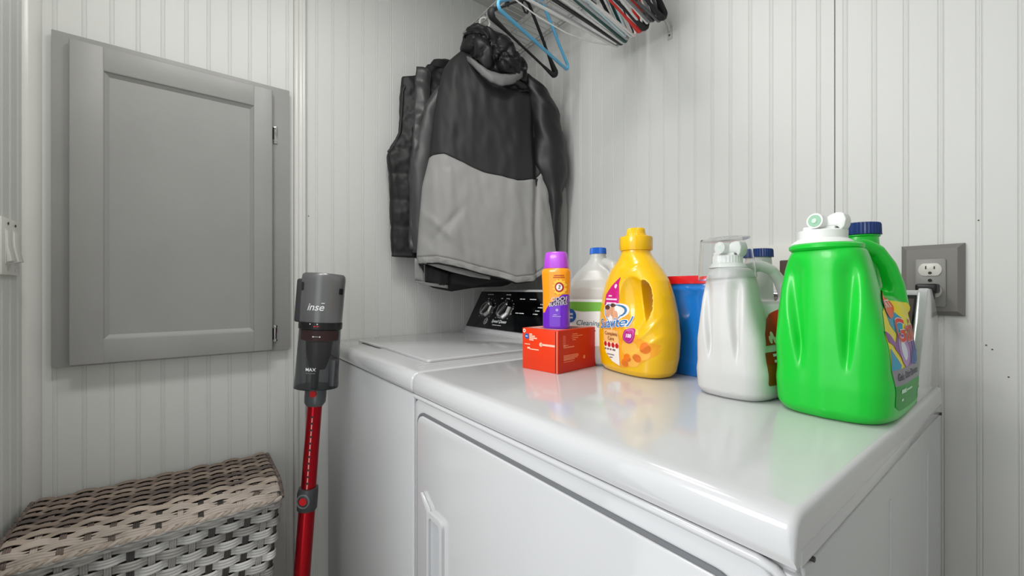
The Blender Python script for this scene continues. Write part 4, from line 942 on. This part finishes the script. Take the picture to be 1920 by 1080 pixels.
def shell(name, f0, f1, mat, rows=24, cols=72, capb=False, capt=False):
    V = []; F = []
    for i in range(rows+1):
        for j in range(cols):
            th = 2*PI*j/cols; z0, z1 = f0(th), f1(th); V.append(asurf(th, z0+(z1-z0)*i/rows))
    for i in range(rows):
        for j in range(cols): F.append([i*cols+j, i*cols+(j+1) % cols, (i+1)*cols+(j+1) % cols, (i+1)*cols+j])
    if capb: F.append(list(range(cols)))
    if capt: F.append(list(range(rows*cols, (rows+1)*cols)))
    return part(name, autosm(newmesh(name, V, F, True), 50), mat, at_)
ab = shell('lower_body', lambda t: 0, zsplit, PUR, capb=True, )
ao = shell('upper_body', zsplit, lambda t: .1285, ORG, capt=True)
part('cap', rings([(.1285, 0, 0, .0265, .0185, 2.6), (.130, 0, 0, .0270, .0188, 2.8), (.150, 0, 0, .0245, .0175, 2.8), (.160, 0, 0, .0228, .0165, 2.8), (.1632, 0, 0, .0205, .0145, 2.6), (.1640, 0, 0, .014, .010, 2.4)], 56), PNK, at_, label='orchid purple cap')
av = bvh_of(ab.data, ao.data)
adl = lambda n, s, m, off=.0004: decal(n, s, m, ao, (0, 0, 0), XV, ZV, av, off, .004)
adl('label_text', bars(.1125, .002, [.021], .0022)+bars(.1085, .0, [.024], .0022), flat('b04a0c'))
adl('emblem_glow', [[(.013+(.016 if k % 2 else .010)*math.cos(2*PI*k/24), .088+(.017 if k % 2 else .011)*math.sin(2*PI*k/24)) for k in range(24)]], flat('fbc23a'), .0004)
adl('emblem', [circ(.013, .088, .0095, .0105)], flat('a81c20'), .0007); adl('emblem', [circ(.013, .088, .0062, .0070)], flat('f2e8e0'), .0009)
adl('emblem', [[(.010, .083), (.013, .0895), (.011, .092), (.015, .0935), (.017, .090), (.0145, .087), (.016, .0835), (.0125, .0845)]], flat('8c8480'), .0012)
adl('brand_plate', [[(-.010, .0475), (.0285, .0535), (.0285, .0680), (.002, .0650), (.0005, .0570), (-.0085, .0560)]], flat('3a1a50'), .0006)
adl('brand_name', [textmesh('ODOR', .0122, .013, .0628, shear=.15, bold=.0002, rot=5), textmesh('BLASTERS', .0112, .0085, .0528, shear=.15, bold=.0002, rot=7, sx=.78)], flat('c9c4cc'), .0010)
adl('label_text', bars(.030, .0, [.008], .0014)+bars(.0265, -.002, [.018], .0014)+[circ(.008, .040, .003)], flat('b49ad8'), .0006)

# vinegar jug
JUGM = pm('milky_plastic', 'c9cac6', .3, sss=.2, trans=.15)
vj = thing('vinegar_jug', 'milky white vinegar jug with blue cap, half hidden behind the yellow bottle', 'jug', (-.666, .776, TOP), R(26))
ja = rings([(0, 0, 0, .058, .058, 4), (.006, 0, 0, .066, .066, 4.5), (.02, 0, 0, .068, .068, 5), (.155, 0, 0, .068, .068, 5), (.175, 0, 0, .066, .066, 4.2), (.195, 0, 0, .059, .059, 3.4), (.215, 0, 0, .046, .046, 2.8), (.232, 0, 0, .031, .031, 2.2), (.245, 0, 0, .0205, .0205, 2), (.262, 0, 0, .0175, .0175, 2)], 48)
jb = tube([(.020, -.020, .236), (.046, -.040, .226), (.060, -.054, .195), (.062, -.056, .160), (.055, -.050, .13)], [.012, .013, .0135, .014, .018], 16)
jm = remeshed(join(ja, jb), .0026, 6)
jbody = part('body', jm, JUGM, vj)
screwcap(vj, 'cap', 0, 0, .2575, .0200, .0145, pm('blue_cap', '1c62c4', .35), 'blue ribbed cap')
jv = bvh_of(jm)
jd = lambda n, s, m, off=.0005: decal(n, s, m, jbody, (0, 0, 0), XV, ZV, jv, off, .006)
jd('label', [rect(-.066, .045, .066, .150)], flat('e6ecec')); jd('label_band', [[(-.066, .128), (-.066, .144), (.066, .144), (.066, .130), (.03, .124), (-.02, .122)]], flat('6fb43c'), .0008)
jd('label_logo', [circ(-.049, .112, .016)], flat('1558a8'), .0010); jd('label_logo', [textmesh('great', .0080, -.049, .116, bold=.0002), textmesh('value', .0080, -.049, .108, bold=.0002)], PRINTW, .0013)
jd('label_text', [textmesh('Cleaning', .0165, -.034, .0960, align='LEFT', shear=.25, bold=.0001)], flat('3c6a78'), .0010)
jd('label_text', [textmesh('Vinegar', .0205, -.050, .0775, align='LEFT', bold=.0003)], flat('175a5e'), .0010)
jd('label_text', [textmesh('& Water Cleaner', .0095, -.055, .0620, align='LEFT', bold=.0003)] if False else bars(.0615, -.055, [.004, .022, .026], .006), flat('2c3a44'), .0010)

# blue tub
tt = thing('detergent_tub', 'translucent blue detergent tub with red lid between yellow bottle and white jug', 'tub', (-.4385, .8235, TOP), 0)
BLU = pm('blue_tub_plastic', '1177cf', .16, coat=.3, trans=.1)
part('body', rings([(0, 0, 0, .050, .036, 3), (.003, 0, 0, .054, .039, 3), (.03, 0, 0, .0570, .0410, 3.2), (.15, 0, 0, .0600, .0425, 3.2), (.168, 0, 0, .0605, .0430, 3.2), (.171, 0, 0, .0625, .0445, 3.2), (.176, 0, 0, .0625, .0445, 3.2), (.179, 0, 0, .0600, .0425, 3.2), (.185, 0, 0, .0600, .0425, 3.2)], 56), BLU, tt)
tl = part('lid', rings([(.1835, 0, 0, .0625, .0445, 3.2), (.1840, 0, 0, .0640, .0455, 3.2), (.1960, 0, 0, .0640, .0455, 3.2), (.1995, 0, 0, .0625, .0440, 3.2), (.1995, 0, 0, .0560, .0380, 3.2), (.1975, 0, 0, .0540, .0365, 3.2)], 56), pm('red_lid', 'cf1420', .25, coat=.2), tt, label='red snap lid')
part('lid_tab', boxm(.058, .068, -.012, .012, .184, .194, .002), MATS['red_lid'], tl)
